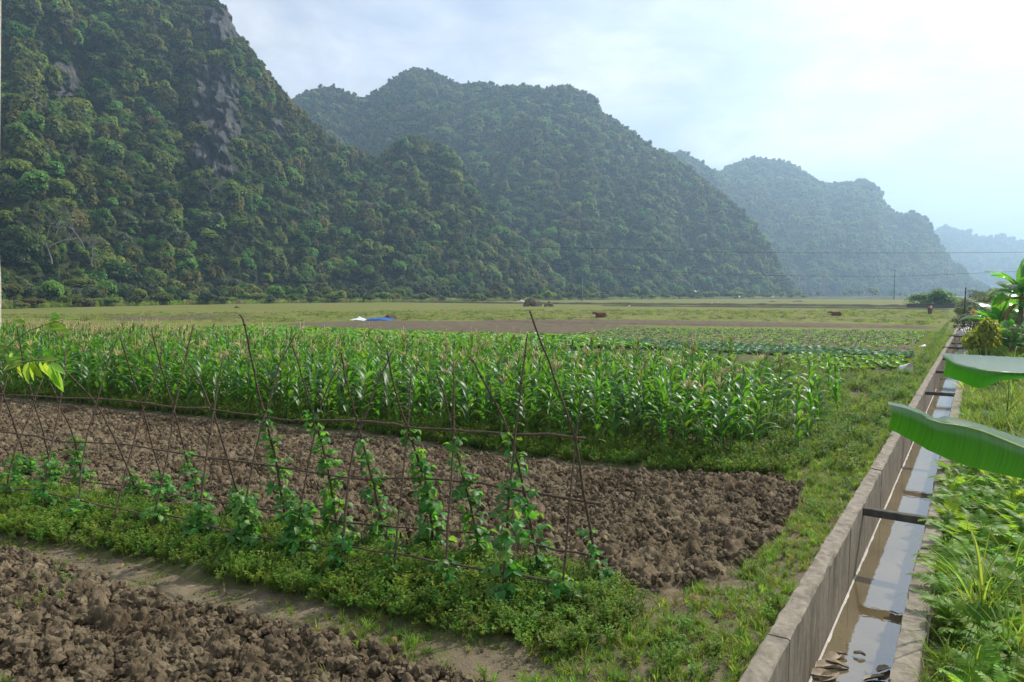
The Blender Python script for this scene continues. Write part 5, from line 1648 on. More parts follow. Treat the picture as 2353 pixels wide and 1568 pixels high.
while len(spots) < 230 and tries < 12000:
    tries += 1
    s = -3.6 + 13.5 * g.random() ** 1.1; t = WE + 0.05 + g.uniform(0, 3.2) * (0.4 + s * .06 if s > 0 else .6)
    if t < WE + .30 and (s < 1.9 or g.random() < .45): continue
    p = ST(s, t)
    px, py, f = proj(p + np.array([0, 0, .25]))
    if f < 2 or px > 2440 or py > 1720 or py < 1020: continue
    if px < 2090: continue
    if any((p[0] - q[0]) ** 2 + (p[1] - q[1]) ** 2 < .12 ** 2 for q in spots): continue
    spots.append((p[0], p[1], s, t, float(px), float(py)))
for k, (x, y, s, t_, px, py) in enumerate(spots):
    gz = float(bank_z(np.array(s), np.array(t_), np.array(x), np.array(y)))
    where = 'at the bottom right corner' if py > 1400 else ('in the middle of the bank' if py > 1220 else 'under the lower banana leaf')
    lab = 'low green fern on the canal bank %s' % where
    if t_ < WE + .22: lab = 'fern overhanging the right canal wall %s' % where
    t = thing('fern', lab, 'fern', (x, y, gz + .03), g.uniform(0, 6.28), 'ferns on the canal bank: ' + lab)
    nf = int(g.integers(7, 11))
    for q in range(nf):
        obj('frond', fronds[int(g.integers(5))], t, (0, 0, 0), (g.normal(0, .15), g.normal(-.1, .25), q * 6.283 / nf + g.normal(0, .3)), g.uniform(.55, 1.2))
# mixed low leaves between the ferns
BANKP = np.array([ST(-7, WE + .10), ST(30, WE + .10), ST(30, 7), ST(-7, 7)])
def bz(x, y):
    s, t = to_st(x, y); return bank_z(s, t, x, y)
x, y = in_poly(BANKP, 190, lambda x, y: np.where(to_st(x, y)[0] > 9, .22, .9))
put('bank_weeds', x, y, bz(x, y) - .02, .5, 1.15, sprigs, 'small leafy weeds between the ferns on the canal bank')
longt = [tuft(650 + i, M_grass, 20, 0.42, .006, 1.0) for i in range(3)]
x, y = in_poly(np.array([ST(6, WE + .02), ST(60, WE + .1), ST(60, 14), ST(6, 9)]), 26, lambda x, y: .25 + .75 * smooth(.35, .55, fbm(x * .8, y * .8, 92)))
put('bank_grass', x, y, bz(x, y), .6, 1.4, longt, 'long pale grass on the bank beyond the banana leaves', .2)
x, y = in_poly(np.array([ST(30, WE + .1), ST(157, WE + .1), ST(157, 28), ST(30, 25)]), 3, lambda x, y: .2 + .8 * smooth(.35, .55, fbm(x * .5, y * .5, 93)))
put('bank_grass', x, y, bz(x, y), 1.2, 2.6, longt + sprigs[:2], 'rank grass on the far part of the canal bank', .2)
x, y = in_poly(np.array([ST(-6, WE + .01), ST(40, WE + .01), ST(40, WE + .4), ST(-6, WE + .4)]), 50)
put('wall_grass', x, y, bz(x, y) + .02, .3, .7, longt, 'grass hanging over the right canal wall', .5)
def big_grass(seed, nb, L, w, mat):
    g = np.random.default_rng(seed); out_ = []
    for k in range(nb):
        mb = MB(); l_ = L * g.uniform(.6, 1.1); th0, th1 = R(g.uniform(62, 85)), R(g.uniform(-50, 30)); p = np.zeros(3); rows = []
        for i in range(9):
            t = i / 8; th = th0 + (th1 - th0) * t ** 1.6; ww = w * (1 - t ** 2) * .5 + .0006
            up = np.array([-math.sin(th), 0, math.cos(th)])
            rows.append([p + np.array([0, -ww, 0]) + up * ww * .5, p, p + np.array([0, ww, 0]) + up * ww * .5])
            p = p + np.array([math.cos(th), 0, math.sin(th)]) * l_ / 8
        mb.grid(rows); out_.append(mb.mesh('blade', mat))
    return out_
gb = big_grass(860, 8, 1.15, .018, M_grass)
for (px, py, nb, sc_, lab) in ((2262, 1420, 44, 1.05, 'large clump of long arching grass blades at the lower right'), (2330, 1520, 30, .95, 'clump of long grass blades at the bottom right corner'), (2215, 1530, 10, .6, 'small grass clump near the canal wall at the bottom'), (2330, 1330, 26, .9, 'grass clump at the right edge above the large one')):
    p = P(px, py, .1); s, t_ = to_st(p[0], p[1])
    t = thing('grass_clump', lab, 'grass', (p[0], p[1], float(bz(p[0], p[1]))))
    g = np.random.default_rng(int(px + py))
    for k in range(nb):
        obj('blade', gb[int(g.integers(8))], t, (g.normal(0, .04), g.normal(0, .04), 0), (0, g.normal(0, .15), g.uniform(0, 6.28)), sc_ * g.uniform(.7, 1.15))
# tall reed-like grass at the right edge
gb2 = big_grass(870, 6, 1.5, .035, M_grass)
for (px, py, Y, nb, lab) in ((2330, 830, 16, 12, 'tall yellow-tipped grass at the right edge above the upper banana leaf'), (2318, 860, 15, 8, 'tall grass stalk beside the yellow leafed shrub')):
    p = PD(px, py, Y); p[2] = float(bz(p[0], p[1]))
    t = thing('tall_grass', lab, 'grass', p); g = np.random.default_rng(int(px))
    mb = MB(); mb.tube([(0, 0, 0), (.02, 0, .8), (.0, .02, 1.6)], [.012, .01, .006], 5); obj('stem', mb.mesh('stem', M_stalk), t)
    for k in range(nb):
        obj('blade', gb2[int(g.integers(6))], t, (0, 0, .1 + 1.2 * k / nb), (0, g.normal(0, .1), g.uniform(0, 6.28)), g.uniform(.6, .9))

# shrubs on the right bank
def shrub(px, py, Y, w, h, mat, lab, cat='shrub', seed=0, nleaf=1500, size=.06, name='shrub'):
    base = PD(px, py, Y); base[2] = float(bz(base[0], base[1])) if Y < 120 else 0
    t = thing(name, lab, cat, base)
    mb = MB(); g = np.random.default_rng(seed)
    for k in range(8):
        a = g.uniform(0, 6.28); r = g.uniform(.2, .7)
        mb.tube([(0, 0, -.1), (math.cos(a) * r * w * .25, math.sin(a) * r * w * .25, h * .4), (math.cos(a) * r * w * .5, math.sin(a) * r * w * .5, h * g.uniform(.7, .95))], [.02 * h, .013 * h, .004 * h], 4)
    obj('stems', mb.mesh('stems', M_bark), t)
    cm = crown('foliage', seed + 900, mat, nleaf, size / (w * .5), 9, (1, 1, 1), 0, False, .9)
    obj('foliage', cm, t, (0, 0, h * .52), (0, 0, g.uniform(0, 6.28)), (w * .5, w * .5, h * .5))
    return t
shrub(2264, 800, 27, 1.6, 2.1, M_yellow, 'bushy shrub with bright yellow green leaves on the canal bank', seed=1, nleaf=1500, size=.09)
shrub(2300, 828, 22, 1.0, .5, M_yellow, 'low yellow leafed plant at the foot of the yellow green shrub', seed=2, nleaf=900, size=.05)
shrub(2226, 745, 48, 3.0, 1.7, M_shrub, 'dark dense bush leaning over the canal', seed=3, nleaf=2600, size=.09)
shrub(2250, 722, 62, 4.2, 2.2, M_shrub, 'tangled brownish green bush behind the dark canal bush', seed=4, nleaf=2600, size=.1)
shrub(2232, 706, 95, 4.5, 2.4, M_tree4, 'pale grey green bush near the canal end', seed=5, nleaf=2200, size=.13)
shrub(2300, 742, 42, 4.0, 2.4, M_shrub, 'wide dark green bush below the banana plants', seed=6, nleaf=2800, size=.09)
shrub(2345, 760, 34, 3.2, 2.0, M_shrub, 'dark bush at the right edge under the banana plants', seed=7, nleaf=2600, size=.08)
shrub(2270, 758, 36, 2.2, 1.1, M_shrub, 'weedy bush between the yellow shrub and the dark canal bush', seed=8, nleaf=1800, size=.07)
shrub(2215, 712, 80, 2.5, 1.6, M_tree2, 'olive bush on the far canal bank', seed=9, nleaf=1600, size=.11)
shrub(2275, 702, 75, 5.0, 3.0, M_tree2, 'loose dry looking bush left of the banana plants', seed=10, nleaf=2400, size=.12)
shrub(2400, 790, 26, 2.8, 1.8, M_shrub, 'green bush cut by the right edge of the picture', seed=11, nleaf=2200, size=.07)
shrub(2250, 694, 190, 9, 4.5, M_tree4, 'hazy green bush beyond the canal end', seed=12, nleaf=1800, size=.28)
shrub(2310, 694, 170, 10, 5.0, M_tree, 'hazy dark tree clump beyond the banana plants', seed=13, nleaf=1800, size=.28)
shrub(2205, 698, 170, 6, 2.6, M_tree3, 'small light bush right of the spreading tree', seed=14, nleaf=1400, size=.2)

shrub(2560, 760, 30, 4.0, 2.2, M_shrub, 'dark bush on the bank beyond the right edge', seed=15, nleaf=1800, size=.09)
shrub(2720, 780, 22, 3.0, 1.6, M_tree3, 'light green bush on the bank beyond the right edge', seed=16, nleaf=1600, size=.08)
shrub(2800, 730, 48, 6.0, 3.2, M_tree, 'tall dark bush far along the bank beyond the right edge', seed=17, nleaf=1800, size=.14)

# ------------------------------------------------------------------ banana plants far right
def ban_leaf_mesh(L, W, th0, th1, seed, mat, tear=0.5):
    g = np.random.default_rng(seed); mb = MB()
    n_ = 26; p = np.zeros(3); cen = []; ths = []
    pet = 0.16
    for i in range(n_ + 1):
        t = i / n_; th = th0 + (th1 - th0) * t ** 1.3
        cen.append(p.copy()); ths.append(th); p = p + np.array([math.cos(th), 0, math.sin(th)]) * L / n_
    mb.tube(cen[::2], np.linspace(.022, .004, len(cen[::2])), 5, 1)
    i0 = int(pet * n_)
    for s in (-1, 1):
        i = i0
        while i < n_:
            k = min(n_ - i, int(g.integers(2, 7)))
            dr = g.uniform(.1, .5) * tear + .05
            rows = []
            for q in range(i, i + k + 1):
                t = (q - i0) / (n_ - i0); w = W * .5 * (math.sin(math.pi * min(1, t * .9 + .08)) ** .45) * (1 if t < .95 else .5)
                th = ths[q]; up = np.array([-math.sin(th), 0, math.cos(th)]); fw = np.array([math.cos(th), 0, math.sin(th)])
                sh = .10 * (q - i) / max(1, k)
                r_ = []
                for u_ in (0, .5, 1):
                    r_.append(cen[q] + np.array([0, s * w * u_ * math.cos(dr * u_), 0]) + up * (.03 * (1 if u_ else 0) - w * u_ * math.sin(dr * u_) * .9) + fw * .06 * u_ - fw * (sh * .12 * u_ if k else 0))
                rows.append(r_)
            mb.grid(rows if s > 0 else [r[::-1] for r in rows])
            i += k
    return mb.mesh('leaf', [mat, M_banrib])
blv = [ban_leaf_mesh(2.0, .85, R(74), R(-10), 880, M_ban, .6), ban_leaf_mesh(1.9, .75, R(62), R(-45), 881, M_ban, .9), ban_leaf_mesh(1.9, .85, R(87), R(66), 882, M_ban, .3), ban_leaf_mesh(1.8, .45, R(35), R(-75), 883, M_banold, 1.2), ban_leaf_mesh(2.0, .8, R(52), R(-5), 884, M_ban, .5), ban_leaf_mesh(1.7, .4, R(10), R(-95), 885, M_banold, 1.4)]
def banana(p, h, seed, lab, sc_=1.0):
    g = np.random.default_rng(seed)
    t = thing('banana_plant', lab, 'banana plant', p)
    mb = MB(); mb.tube([(0, 0, -.2), (.02, 0, h * .5), (.05, .02, h)], [.14, .11, .07], 9)
    for k in range(4):
        a = g.uniform(0, 6.28); mb.tube([(math.cos(a) * .1, math.sin(a) * .1, 0), (math.cos(a) * .11, math.sin(a) * .11, h * .5), (math.cos(a) * .06, math.sin(a) * .06, h)], [.05, .04, .02], 5)
    obj('trunk', mb.mesh('trunk', M_banstem), t)
    for k in range(9):
        kind = [0, 4, 2, 0, 2, 4, 1, 3, 2][k]
        obj('leaf', blv[kind], t, (.05, .02, h - .03 * k), (g.normal(0, .1), g.normal(0, .12), k * 2.4 + seed), sc_ * g.uniform(.8, 1.05))
    for k in range(5):
        obj('leaf', blv[5] if k % 2 else blv[1], t, (.03, .02, h * (.95 - .1 * k)), (g.normal(0, .1), g.normal(.1, .15), k * 1.4 + seed), sc_ * g.uniform(.6, .85))
    return t
for px, py, Y, h, seed, sc_, lab in ((2296, 722, 33, 1.5, 1, 1.0, 'banana plant with a long leaf reaching left over the bank'), (2345, 722, 32, 2.7, 2, 1.15, 'tallest banana plant at the right edge with upright leaves'), (2322, 722, 36, 1.2, 4, 1.0, 'short banana plant between the two taller ones'), (2385, 722, 31, 2.2, 5, 1.1, 'banana plant cut off by the right edge'), (2352, 726, 37, 1.6, 7, 1.0, 'banana plant behind the tallest one at the right edge'), (2330, 730, 29, .6, 9, .8, 'young banana plant low among the bushes')):
    p = PD(px, py, Y); p[2] = float(bz(p[0], p[1]))
    banana(p, h, seed, lab, sc_)

# ------------------------------------------------------------------ near banana plant: two big leaves reaching in from the right
def near_leaf(par, fold, bottom, top, Yf, Yb, Yt, off, attach):
    """leaf blade: midrib along the fold, near half hanging to the bottom line, far half to the top line"""
    fx = np.array([q[0] for q in fold]); n_ = 70
    x0, x1 = min(fx), max(fx)
    xs = x0 + (x1 - x0) * np.linspace(0, 1, n_)
    def line(pts, x): 
        return np.array([interp(a, pts) for a in x])
    fy = line(fold, xs)
    g = np.random.default_rng(5)
    mb = MB(); mid = []; rowsn = []; rowsf = []
    for i, x in enumerate(xs):
        t = i / (n_ - 1)
        slope = 0.45 + 0.12 * math.sin(i * .9)
        m_ = PD(x, fy[i], Yf + 0.25 * t); mid.append(m_)
        rip = 0.0012 * math.sin(i * 2.1) + 0.0008 * math.sin(i * 5.3)
        sh = -18 * min(1, t * 8)
        xb = x + sh
        b = PD(xb, float(interp(xb, bottom)), Yb + 0.25 * t)
        bl = []
        for k in range(7):
            u_ = k / 6
            q = m_ * (1 - u_) + b * u_
            bulge = math.sin(math.pi * u_) * 0.025
            q = q + np.array([0, -bulge, bulge * 0.6]) + np.array([0, rip * math.sin(math.pi * min(1, u_ + .15)), rip * .5])
            bl.append(q)
        rowsn.append(bl)
        tp = PD(x + sh * .5, float(interp(x + sh * .5, top)), Yt + 0.25 * t)
        tl = []
        for k in range(5):
            u_ = k / 4
            q = m_ * (1 - u_) + tp * u_
            q = q + np.array([0, 0, math.sin(math.pi * u_) * 0.012 + rip * u_])
            tl.append(q)
        rowsf.append(tl)
    mb.grid(rowsn); mb.grid([r[::-1] for r in rowsf])
    lf = obj('leaf', mb.mesh('leaf', M_ban, True, off), par)
    mr = MB()
    path = [q + np.array([0, 0, -.006]) for q in mid[::4]] + [mid[-1] + (np.array(attach) - mid[-1]) * .5 + np.array([0, 0, .03]), np.array(attach)]
    mr.tube(path, np.linspace(.002, .012, len(path)), 6)
    obj('midrib', mr.mesh('midrib', M_banrib, True, off), lf)
bp_ = np.array([3.9, 3.5, float(bank_z(*[np.array(q) for q in (*to_st(3.9, 3.5), 3.9, 3.5)]))])
nb = thing('banana_plant', 'near banana plant whose two large leaves reach in from the right over the canal', 'banana plant', bp_)
off = np.array(nb.location)
mb = MB(); mb.tube([(0, 0, -.2), (.02, 0, 1.1), (.0, .02, 2.3)], [.15, .12, .07], 10); obj('trunk', mb.mesh('trunk', M_banstem), nb)
near_leaf(nb, [(2041, 929), (2080, 938), (2118, 952), (2145, 969), (2178, 971), (2238, 982), (2290, 1002), (2353, 1028), (2450, 1068), (2560, 1110)],
          [(2010, 955), (2032, 972), (2040, 984), (2088, 1009), (2133, 1035), (2180, 1056), (2228, 1073), (2290, 1088), (2353, 1101), (2450, 1135), (2560, 1150)],
          [(2030, 926), (2090, 937), (2130, 953), (2150, 967), (2163, 957), (2190, 960), (2250, 975), (2353, 1008), (2450, 1040), (2560, 1080)], 3.15, 3.17, 3.36, off, (3.86, 3.5, 2.2))
near_leaf(nb, [(2166, 815), (2180, 822), (2192, 832), (2220, 841), (2268, 850), (2310, 854), (2353, 857), (2420, 862), (2520, 872)],
          [(2120, 846), (2145, 854), (2172, 865), (2208, 877), (2235, 889), (2252, 893), (2268, 889), (2298, 875), (2353, 869), (2420, 880), (2520, 900)],
          [(2150, 814), (2184, 813), (2260, 817), (2353, 822), (2420, 826), (2520, 840)], 3.75, 3.77, 4.5, off, (3.9, 3.55, 2.35))

for k, (az, kind) in enumerate(((-.5, 0), (.5, 4), (1.4, 2), (-1.3, 1), (.1, 2))):
    obj('leaf', blv[kind], nb, (0, .02, 2.25 - .05 * k), (0, 0, az), .9)

# ------------------------------------------------------------------ left foreground branch
br = thing('leafy_branch', 'yellow green leafy branch reaching in at the left edge', 'branch', (-2.45, 2.6, 0))
off = np.array(br.location)
Yb = 2.6
mb = MB()
q = [np.array([-2.45, 2.6, -0.1]), np.array([-2.42, 2.6, 1.2]), PD(-150, 980, Yb), PD(-60, 900, Yb), PD(0, 872, Yb), PD(22, 846, Yb), PD(60, 832, Yb), PD(100, 828, Yb), PD(128, 848, Yb)]
mb.tube(refine(q, 4, .001), np.linspace(.009, .0016, 33), 6)
q2 = [PD(-60, 900, Yb), PD(-20, 840, Yb + .05), PD(15, 800, Yb + .1), PD(60, 765, Yb + .1), PD(112, 745, Yb + .1), PD(150, 735, Yb + .1)]
mb.tube(refine(q2, 4, .001), np.linspace(.004, .0012, 21), 5)
obj('stem', mb.mesh('stem', M_stalk, True, off), br)
LVS = [((60, 745), (-.5, .2), 1.0), ((92, 757), (-.6, -.3), .8), ((78, 765), (-.3, -.8), .9), ((100, 752), (.9, .1), 1.5), ((110, 742), (.9, -.35), 1.5), ((112, 738), (.7, .25), .8), ((118, 720), (.9, -.2), 1.0), ((20, 800), (-.8, .1), 1.0), ((30, 812), (-.6, -.6), 1.0), ((8, 815), (-.9, .3), 1.0), ((18, 828), (.8, .3), .8),
       ((55, 832), (-.7, -.2), 1.3), ((66, 832), (-.1, -.9), 1.35), ((80, 830), (-.25, -.9), 1.25), ((92, 829), (.15, -1.0), 1.4), ((104, 832), (.1, -1.0), 1.3), ((116, 838), (.3, -1), 1.5), ((126, 848), (.2, -1), 1.5), ((85, 829), (.8, .15), 1.2), ((110, 834), (.9, -.5), 1.2), ((40, 838), (-.8, .4), 1.1), ((45, 840), (-.3, -1), 1.0), ((28, 842), (-.9, -.2), 1.0), ((72, 830), (.4, -.7), 1.3)]
g = np.random.default_rng(12)
for (px, py), (dx_, dz_), s in LVS:
    p = PD(px, py, Yb + (.1 if py < 822 else 0))
    mb = MB(); leaflet(mb, np.zeros(3), np.array([dx_, g.normal(0, .35), dz_]), np.array([g.normal(0, .3), -.75, .6]), .062 * s, .026 * s, .25)
    obj('leaf', mb.mesh('leaf', M_twig), br, p - off)

# pale trunk cut by the left edge
p = PD(-22, 735, 30); p[2] = -.05
t = thing('leaning_tree', 'thin pale tree trunk cut off by the left edge of the picture', 'tree', p)
mb = MB()
path = [PD(x, y, 30) - p for x, y in ((-13, 760), (-13, 720), (-12, 680), (-13, 640), (-17, 560), (-15, 400), (-12, 200), (-10, 0), (-9, -200))]
path = [np.array([path[0][0], 0, -.2])] + path
mb.tube(path, [.28, .26, .25, .24, .24, .23, .22, .21, .20, .18], 10)
obj('trunk', mb.mesh('trunk', M_palebark), t)
for k in range(3):
    pass
obj('crown', crown_big['grey'][0], t, (path[-1][0] - 1.5, 0, path[-1][2] + 1.2), (0, 0, 0), (3, 3, 2))

# ------------------------------------------------------------------ bucket, scraps, heaps
p = P(2080, 858); 
M = Matrix.Translation(Vector((0, 0, .17))) @ Euler((0, R(78), R(-62))).to_matrix().to_4x4() @ Matrix.Translation((0, 0, -.18))
t = thing('bucket', 'white plastic bucket lying on its side on the grass verge', 'bucket', (p[0], p[1], 0))
mb = MB(); mb.lathe([(0, 0), (.14, 0), (.145, .01), (.172, .36), (.165, .36), (.138, .02), (0, .02)], 24, 0, M); obj('body', mb.mesh('body', M_white), t)
mb = MB(); mb.lathe([(.172, .335), (.184, .335), (.186, .352), (.184, .368), (.166, .368), (.166, .36)], 24, 0, M); obj('rim', mb.mesh('rim', M_pink), t)
mb = MB(); mb.tube([M @ Vector((.185 * math.cos(a), .185 * math.sin(a) , .34 - .10 * math.sin(a))) for a in np.linspace(0, math.pi, 12)], .003, 5); obj('handle', mb.mesh('handle', M_metal), t)
def crumple(name, w, d, h, mat, seed, lab, cat, loc, rz=0.0, group=None, n_=18):
    a = np.linspace(-1, 1, n_); Xg, Yg = np.meshgrid(a, a, indexing='ij')
    rr_ = np.sqrt(Xg ** 2 + Yg ** 2)
    edge = 1 + .35 * (fbm(Xg * 2 + 9, Yg * 2, seed) - .5)
    hh = np.clip(1 - rr_ / edge * .95, 0, 1) ** .6
    Z = h * hh * (.35 + 1.3 * fbm(Xg * 2.4, Yg * 2.4, seed + 2)) + .2 * h * lumps(Xg, Yg, .5, seed) * hh - .03
    me = grid_mesh(name, Xg * w / 2 * edge, Yg * d / 2 * edge, Z, mat, rr_ < 1.2)
    o = obj(name, me, None, loc, (0, 0, rz)); tag(o, lab, cat, group); return o
def gp(px, py):
    p = P(px, py); return (p[0], p[1], 0)
crumple('white_sheeting', 2.2, 1.3, .28, M_white, 1, 'crumpled white plastic sheeting beside the blue tarp', 'plastic sheet', gp(826, 736))
crumple('blue_tarp', 3.4, 1.5, .36, M_blue, 2, 'crumpled blue tarp on the edge of the ploughed strip', 'tarp', gp(873, 736))
crumple('straw_heap', 1.6, 1.2, .62, M_far_soil, 3, 'small brown heap against the end of the blue tarp', 'heap', gp(898, 734))
crumple('soil_mound', 4.6, 4.2, 2.6, M_far_soil, 4, 'large dark soil mound in the middle of the pasture', 'soil mound', gp(1222, 704), 0, None, 26)
crumple('soil_mound', 2.4, 2.2, 1.2, M_far_soil, 5, 'small soil mound right of the large one', 'soil mound', gp(1262, 704.5))
crumple('plastic_scrap', .8, .5, .14, M_white, 6, 'white plastic scrap on the soil near the canal path', 'plastic scrap', gp(2125, 797), .4)
crumple('plastic_scrap', .5, .4, .14, M_white, 7, 'small white scrap on the edge of the ploughed strip', 'plastic scrap', gp(1232, 768))
crumple('plastic_scrap', .09, .05, .05, M_white, 8, 'tiny white scrap on the dirt path by the corn', 'plastic scrap', gp(1948, 1042))
crumple('plastic_sheet', 1.5, .5, .3, M_white, 9, 'white plastic lying in the crops behind the corn', 'plastic sheet', gp(1318, 822))
p = ST(57, .75, -.1); crumple('sack', 2.0, 1.0, .95, M_sack, 10, 'pale sack heap blocking the canal in the distance', 'sack', (p[0], p[1], -.25), .5)
crumple('sack', .9, .7, .5, M_sack, 11, 'small pale sack in the grass left of the yellow shrub', 'sack', (*PD(2250, 775, 37)[:2], .4))
for i, (px, py, w, lab) in enumerate([(1835, 693.5, 4.5, 'low dark clod heap far out on the pasture'), (1775, 694, 2.6, 'smaller dark clod heap on the far pasture'), (545, 708, 1.2, 'dark tussock near the left field edge')]):
    crumple('clod_heap', w, w * .6, .45, M_far_soil, 20 + i, lab, 'heap', gp(px, py))
for i, (px, py, w, lab) in enumerate([(647, 688, 2.5, 'white object lying at the field edge below the near hill'), (1007, 685.5, 5, 'pale heap at the foot of the trees'), (1198, 693, 3.2, 'pale straw patch left of the large soil mound')]):
    crumple('pale_heap', w, w * .5, .5, M_sack, 30 + i, lab, 'heap', gp(px, py))
# marigold-like yellow heads on the bank
for i, (px, py, Y, r) in enumerate([(2237, 718, 55, .26), (2266, 738, 42, .15)]):
    p = PD(px, py, Y); b = p.copy(); b[2] = float(bz(b[0], b[1]))
    t = thing('yellow_flower', ['large orange yellow flower head among the bushes', 'small orange flower head above the yellow shrub'][i], 'flower', b)
    mb = MB(); mb.tube([(0, 0, 0), (0, 0, p[2] - b[2])], .012, 5); obj('stem', mb.mesh('stem', M_stalk), t)
    gg = np.random.default_rng(i); d_ = gg.normal(0, 1, (60, 3)); d_ /= np.linalg.norm(d_, axis=1)[:, None]
    v, f = cards(d_ * r * .8, d_, r * .25, r * .4, .4, 3); obj('petals', npmesh('petals', v, f, plain('petal', (.75, .42, .03), .6), False), t, (0, 0, p[2] - b[2]))
# husk litter in the canal
g = np.random.default_rng(9)
for i, (px, py, L) in enumerate([(1895, 1530, .26), (1912, 1512, .24), (1922, 1528, .22), (1885, 1550, .28), (1905, 1555, .22), (1930, 1505, .14), (1975, 1505, .11), (2010, 1560, .24), (2030, 1540, .20)]):
    p = P(px, py, WATER_Z + .02)
    mb = MB(); rows = []
    for k in range(7):
        t_ = k / 6; w = .05 * math.sin(math.pi * (t_ * .9 + .05)) ** .6 * (L / .25)
        c = np.array([(t_ - .5) * L, 0, .012 * math.sin(math.pi * t_) + g.normal(0, .002)])
        rows.append([c + np.array([0, -w, .012]), c + np.array([0, -w * .4, -.002]), c + np.array([0, w * .4, 0]), c + np.array([0, w, .015])])
    mb.grid(rows)
    mb.grid([[q + np.array([0, 0, .006]) for q in r[::-1]] for r in rows])
    o = obj('dry_husk', mb.mesh('dry_husk', M_husks), None, p, (g.normal(0, .25), g.normal(0, .2), g.uniform(-.5, .8)))
    lab = 'dry brown husk stranded against the left canal wall' if px < 1940 else ('small dry husk floating in the middle of the canal' if px < 2000 else 'dry brown leaf sheath lying at the right canal wall')
    tag(o, lab, 'dry husk', 'husks at the wall: ' + lab)

# ------------------------------------------------------------------ cattle
def skin_mesh(name, verts, edges, radii, mats, root=0):
    me = bpy.data.meshes.new(name); me.from_pydata(verts, edges, []); me.materials.append(mats)
    o = bpy.data.objects.new(name, me); C.objects.link(o)
    md = o.modifiers.new('skin', 'SKIN'); md.use_smooth_shade = True
    for i, r in enumerate(radii):
        sv_ = me.skin_vertices[0].data[i]
        sv_.radius = (r, r) if np.isscalar(r) else r
        sv_.use_root = (i == root)
    o.modifiers.new('sub', 'SUBSURF').levels = 1
    o.modifiers['sub'].render_levels = 1
    return o
def cow_grazing(loc, rz, sc_, lab, group):
    t = thing('cow', lab, 'cow', loc, rz, group); t.scale = (sc_,) * 3
    V_ = [(-.55, 0, 1.0), (-.1, 0, .96), (.4, 0, 1.0), (.72, 0, 1.0), (.98, 0, .72), (1.14, 0, .42), (1.22, 0, .14),
          (-.62, .16, .78), (-.55, .17, .50), (-.66, .17, .30), (-.63, .17, .02), (-.62, -.16, .78), (-.55, -.17, .50), (-.66, -.17, .30), (-.63, -.17, .02),
          (.48, .15, .72), (.50, .15, .40), (.49, .15, .02), (.50, -.15, .72), (.54, -.15, .40), (.52, -.15, .02), (-.80, 0, 1.02), (-.86, 0, .70), (-.84, 0, .42)]
    E_ = [(0, 1), (1, 2), (2, 3), (3, 4), (4, 5), (5, 6), (0, 7), (7, 8), (8, 9), (9, 10), (0, 11), (11, 12), (12, 13), (13, 14), (2, 15), (15, 16), (16, 17), (2, 18), (18, 19), (19, 20), (0, 21), (21, 22), (22, 23)]
    Rr = [.28, .32, .29, .20, .15, .13, .08, .17, .10, .07, .06, .17, .10, .07, .06, .13, .08, .055, .13, .08, .055, .05, .025, .035]
    o = skin_mesh('body', V_, E_, Rr, M_cow, 1); o.parent = t
    for s in (-1, 1):
        mb = MB(); mb.tube([(1.08, s * .08, .52), (1.08, s * .20, .58), (1.13, s * .24, .66)], [.03, .022, .006], 6); obj('horn', mb.mesh('horn', M_horn), t)
        mb = MB(); leaflet(mb, np.array([1.06, s * .1, .46]), np.array([-.1, s * 1.0, -.1]), np.array([0, 0, 1.0]), .17, .09, .2); obj('ear', mb.mesh('ear', M_cow), t)
    return t
def cow_lying(loc, rz, sc_, lab, group):
    t = thing('cow', lab, 'cow', loc, rz, group); t.scale = (sc_,) * 3
    V_ = [(-.7, 0, .36), (-.2, 0, .38), (.3, 0, .42), (.62, 0, .50), (.86, 0, .66), (1.12, 0, .56), (1.25, 0, .46), (-.55, .30, .16), (-.15, .42, .08), (-.55, -.2, .14), (.42, .26, .14), (.75, .30, .07), (.42, -.2, .12), (.7, -.22, .07), (-.92, 0, .32), (-1.0, .1, .08)]
    E_ = [(0, 1), (1, 2), (2, 3), (3, 4), (4, 5), (5, 6), (0, 7), (7, 8), (0, 9), (2, 10), (10, 11), (2, 12), (12, 13), (0, 14), (14, 15)]
    Rr = [.30, .35, .32, .22, .15, .12, .07, .16, .07, .14, .12, .06, .12, .06, .05, .03]
    o = skin_mesh('body', V_, E_, Rr, M_cow, 1); o.parent = t
    for s in (-1, 1):
        mb = MB(); mb.tube([(.95, s * .08, .74), (.95, s * .19, .82), (1.0, s * .22, .92)], [.03, .022, .006], 6); obj('horn', mb.mesh('horn', M_horn), t)
        mb = MB(); leaflet(mb, np.array([.92, s * .1, .68]), np.array([-.1, s * 1.0, -.1]), np.array([0, 0, 1.0]), .17, .09, .2); obj('ear', mb.mesh('ear', M_cow), t)
    return t
CG = 'cattle on the pasture'
cow_lying(gp(1380, 729.5), R(200), 1.0, 'reddish brown cow lying on the pasture behind the tallest stick', CG)
cow_lying(gp(1921, 726), R(160), .85, 'dark brown cow lying on the pasture further right', CG)
cow_grazing(gp(2137, 723.5), R(240), 1.0, 'brown cow grazing beside the canal', CG)
for px, py, rz, lab in ((1339, 686.5, 20, 'tiny dark cow grazing at the far pole, left of a pair'), (1348, 686.5, 170, 'tiny dark cow grazing at the far pole, right of a pair'), (1371, 686, 60, 'lone dark cow right of the far pole'), (1443, 686.6, 30, 'dark cow far out between the far pole and the bright trees'), (1691, 688, 120, 'small brown cow far off below the bright trees')):
    cow_grazing(gp(px, py), R(rz), 1.15, lab, CG)
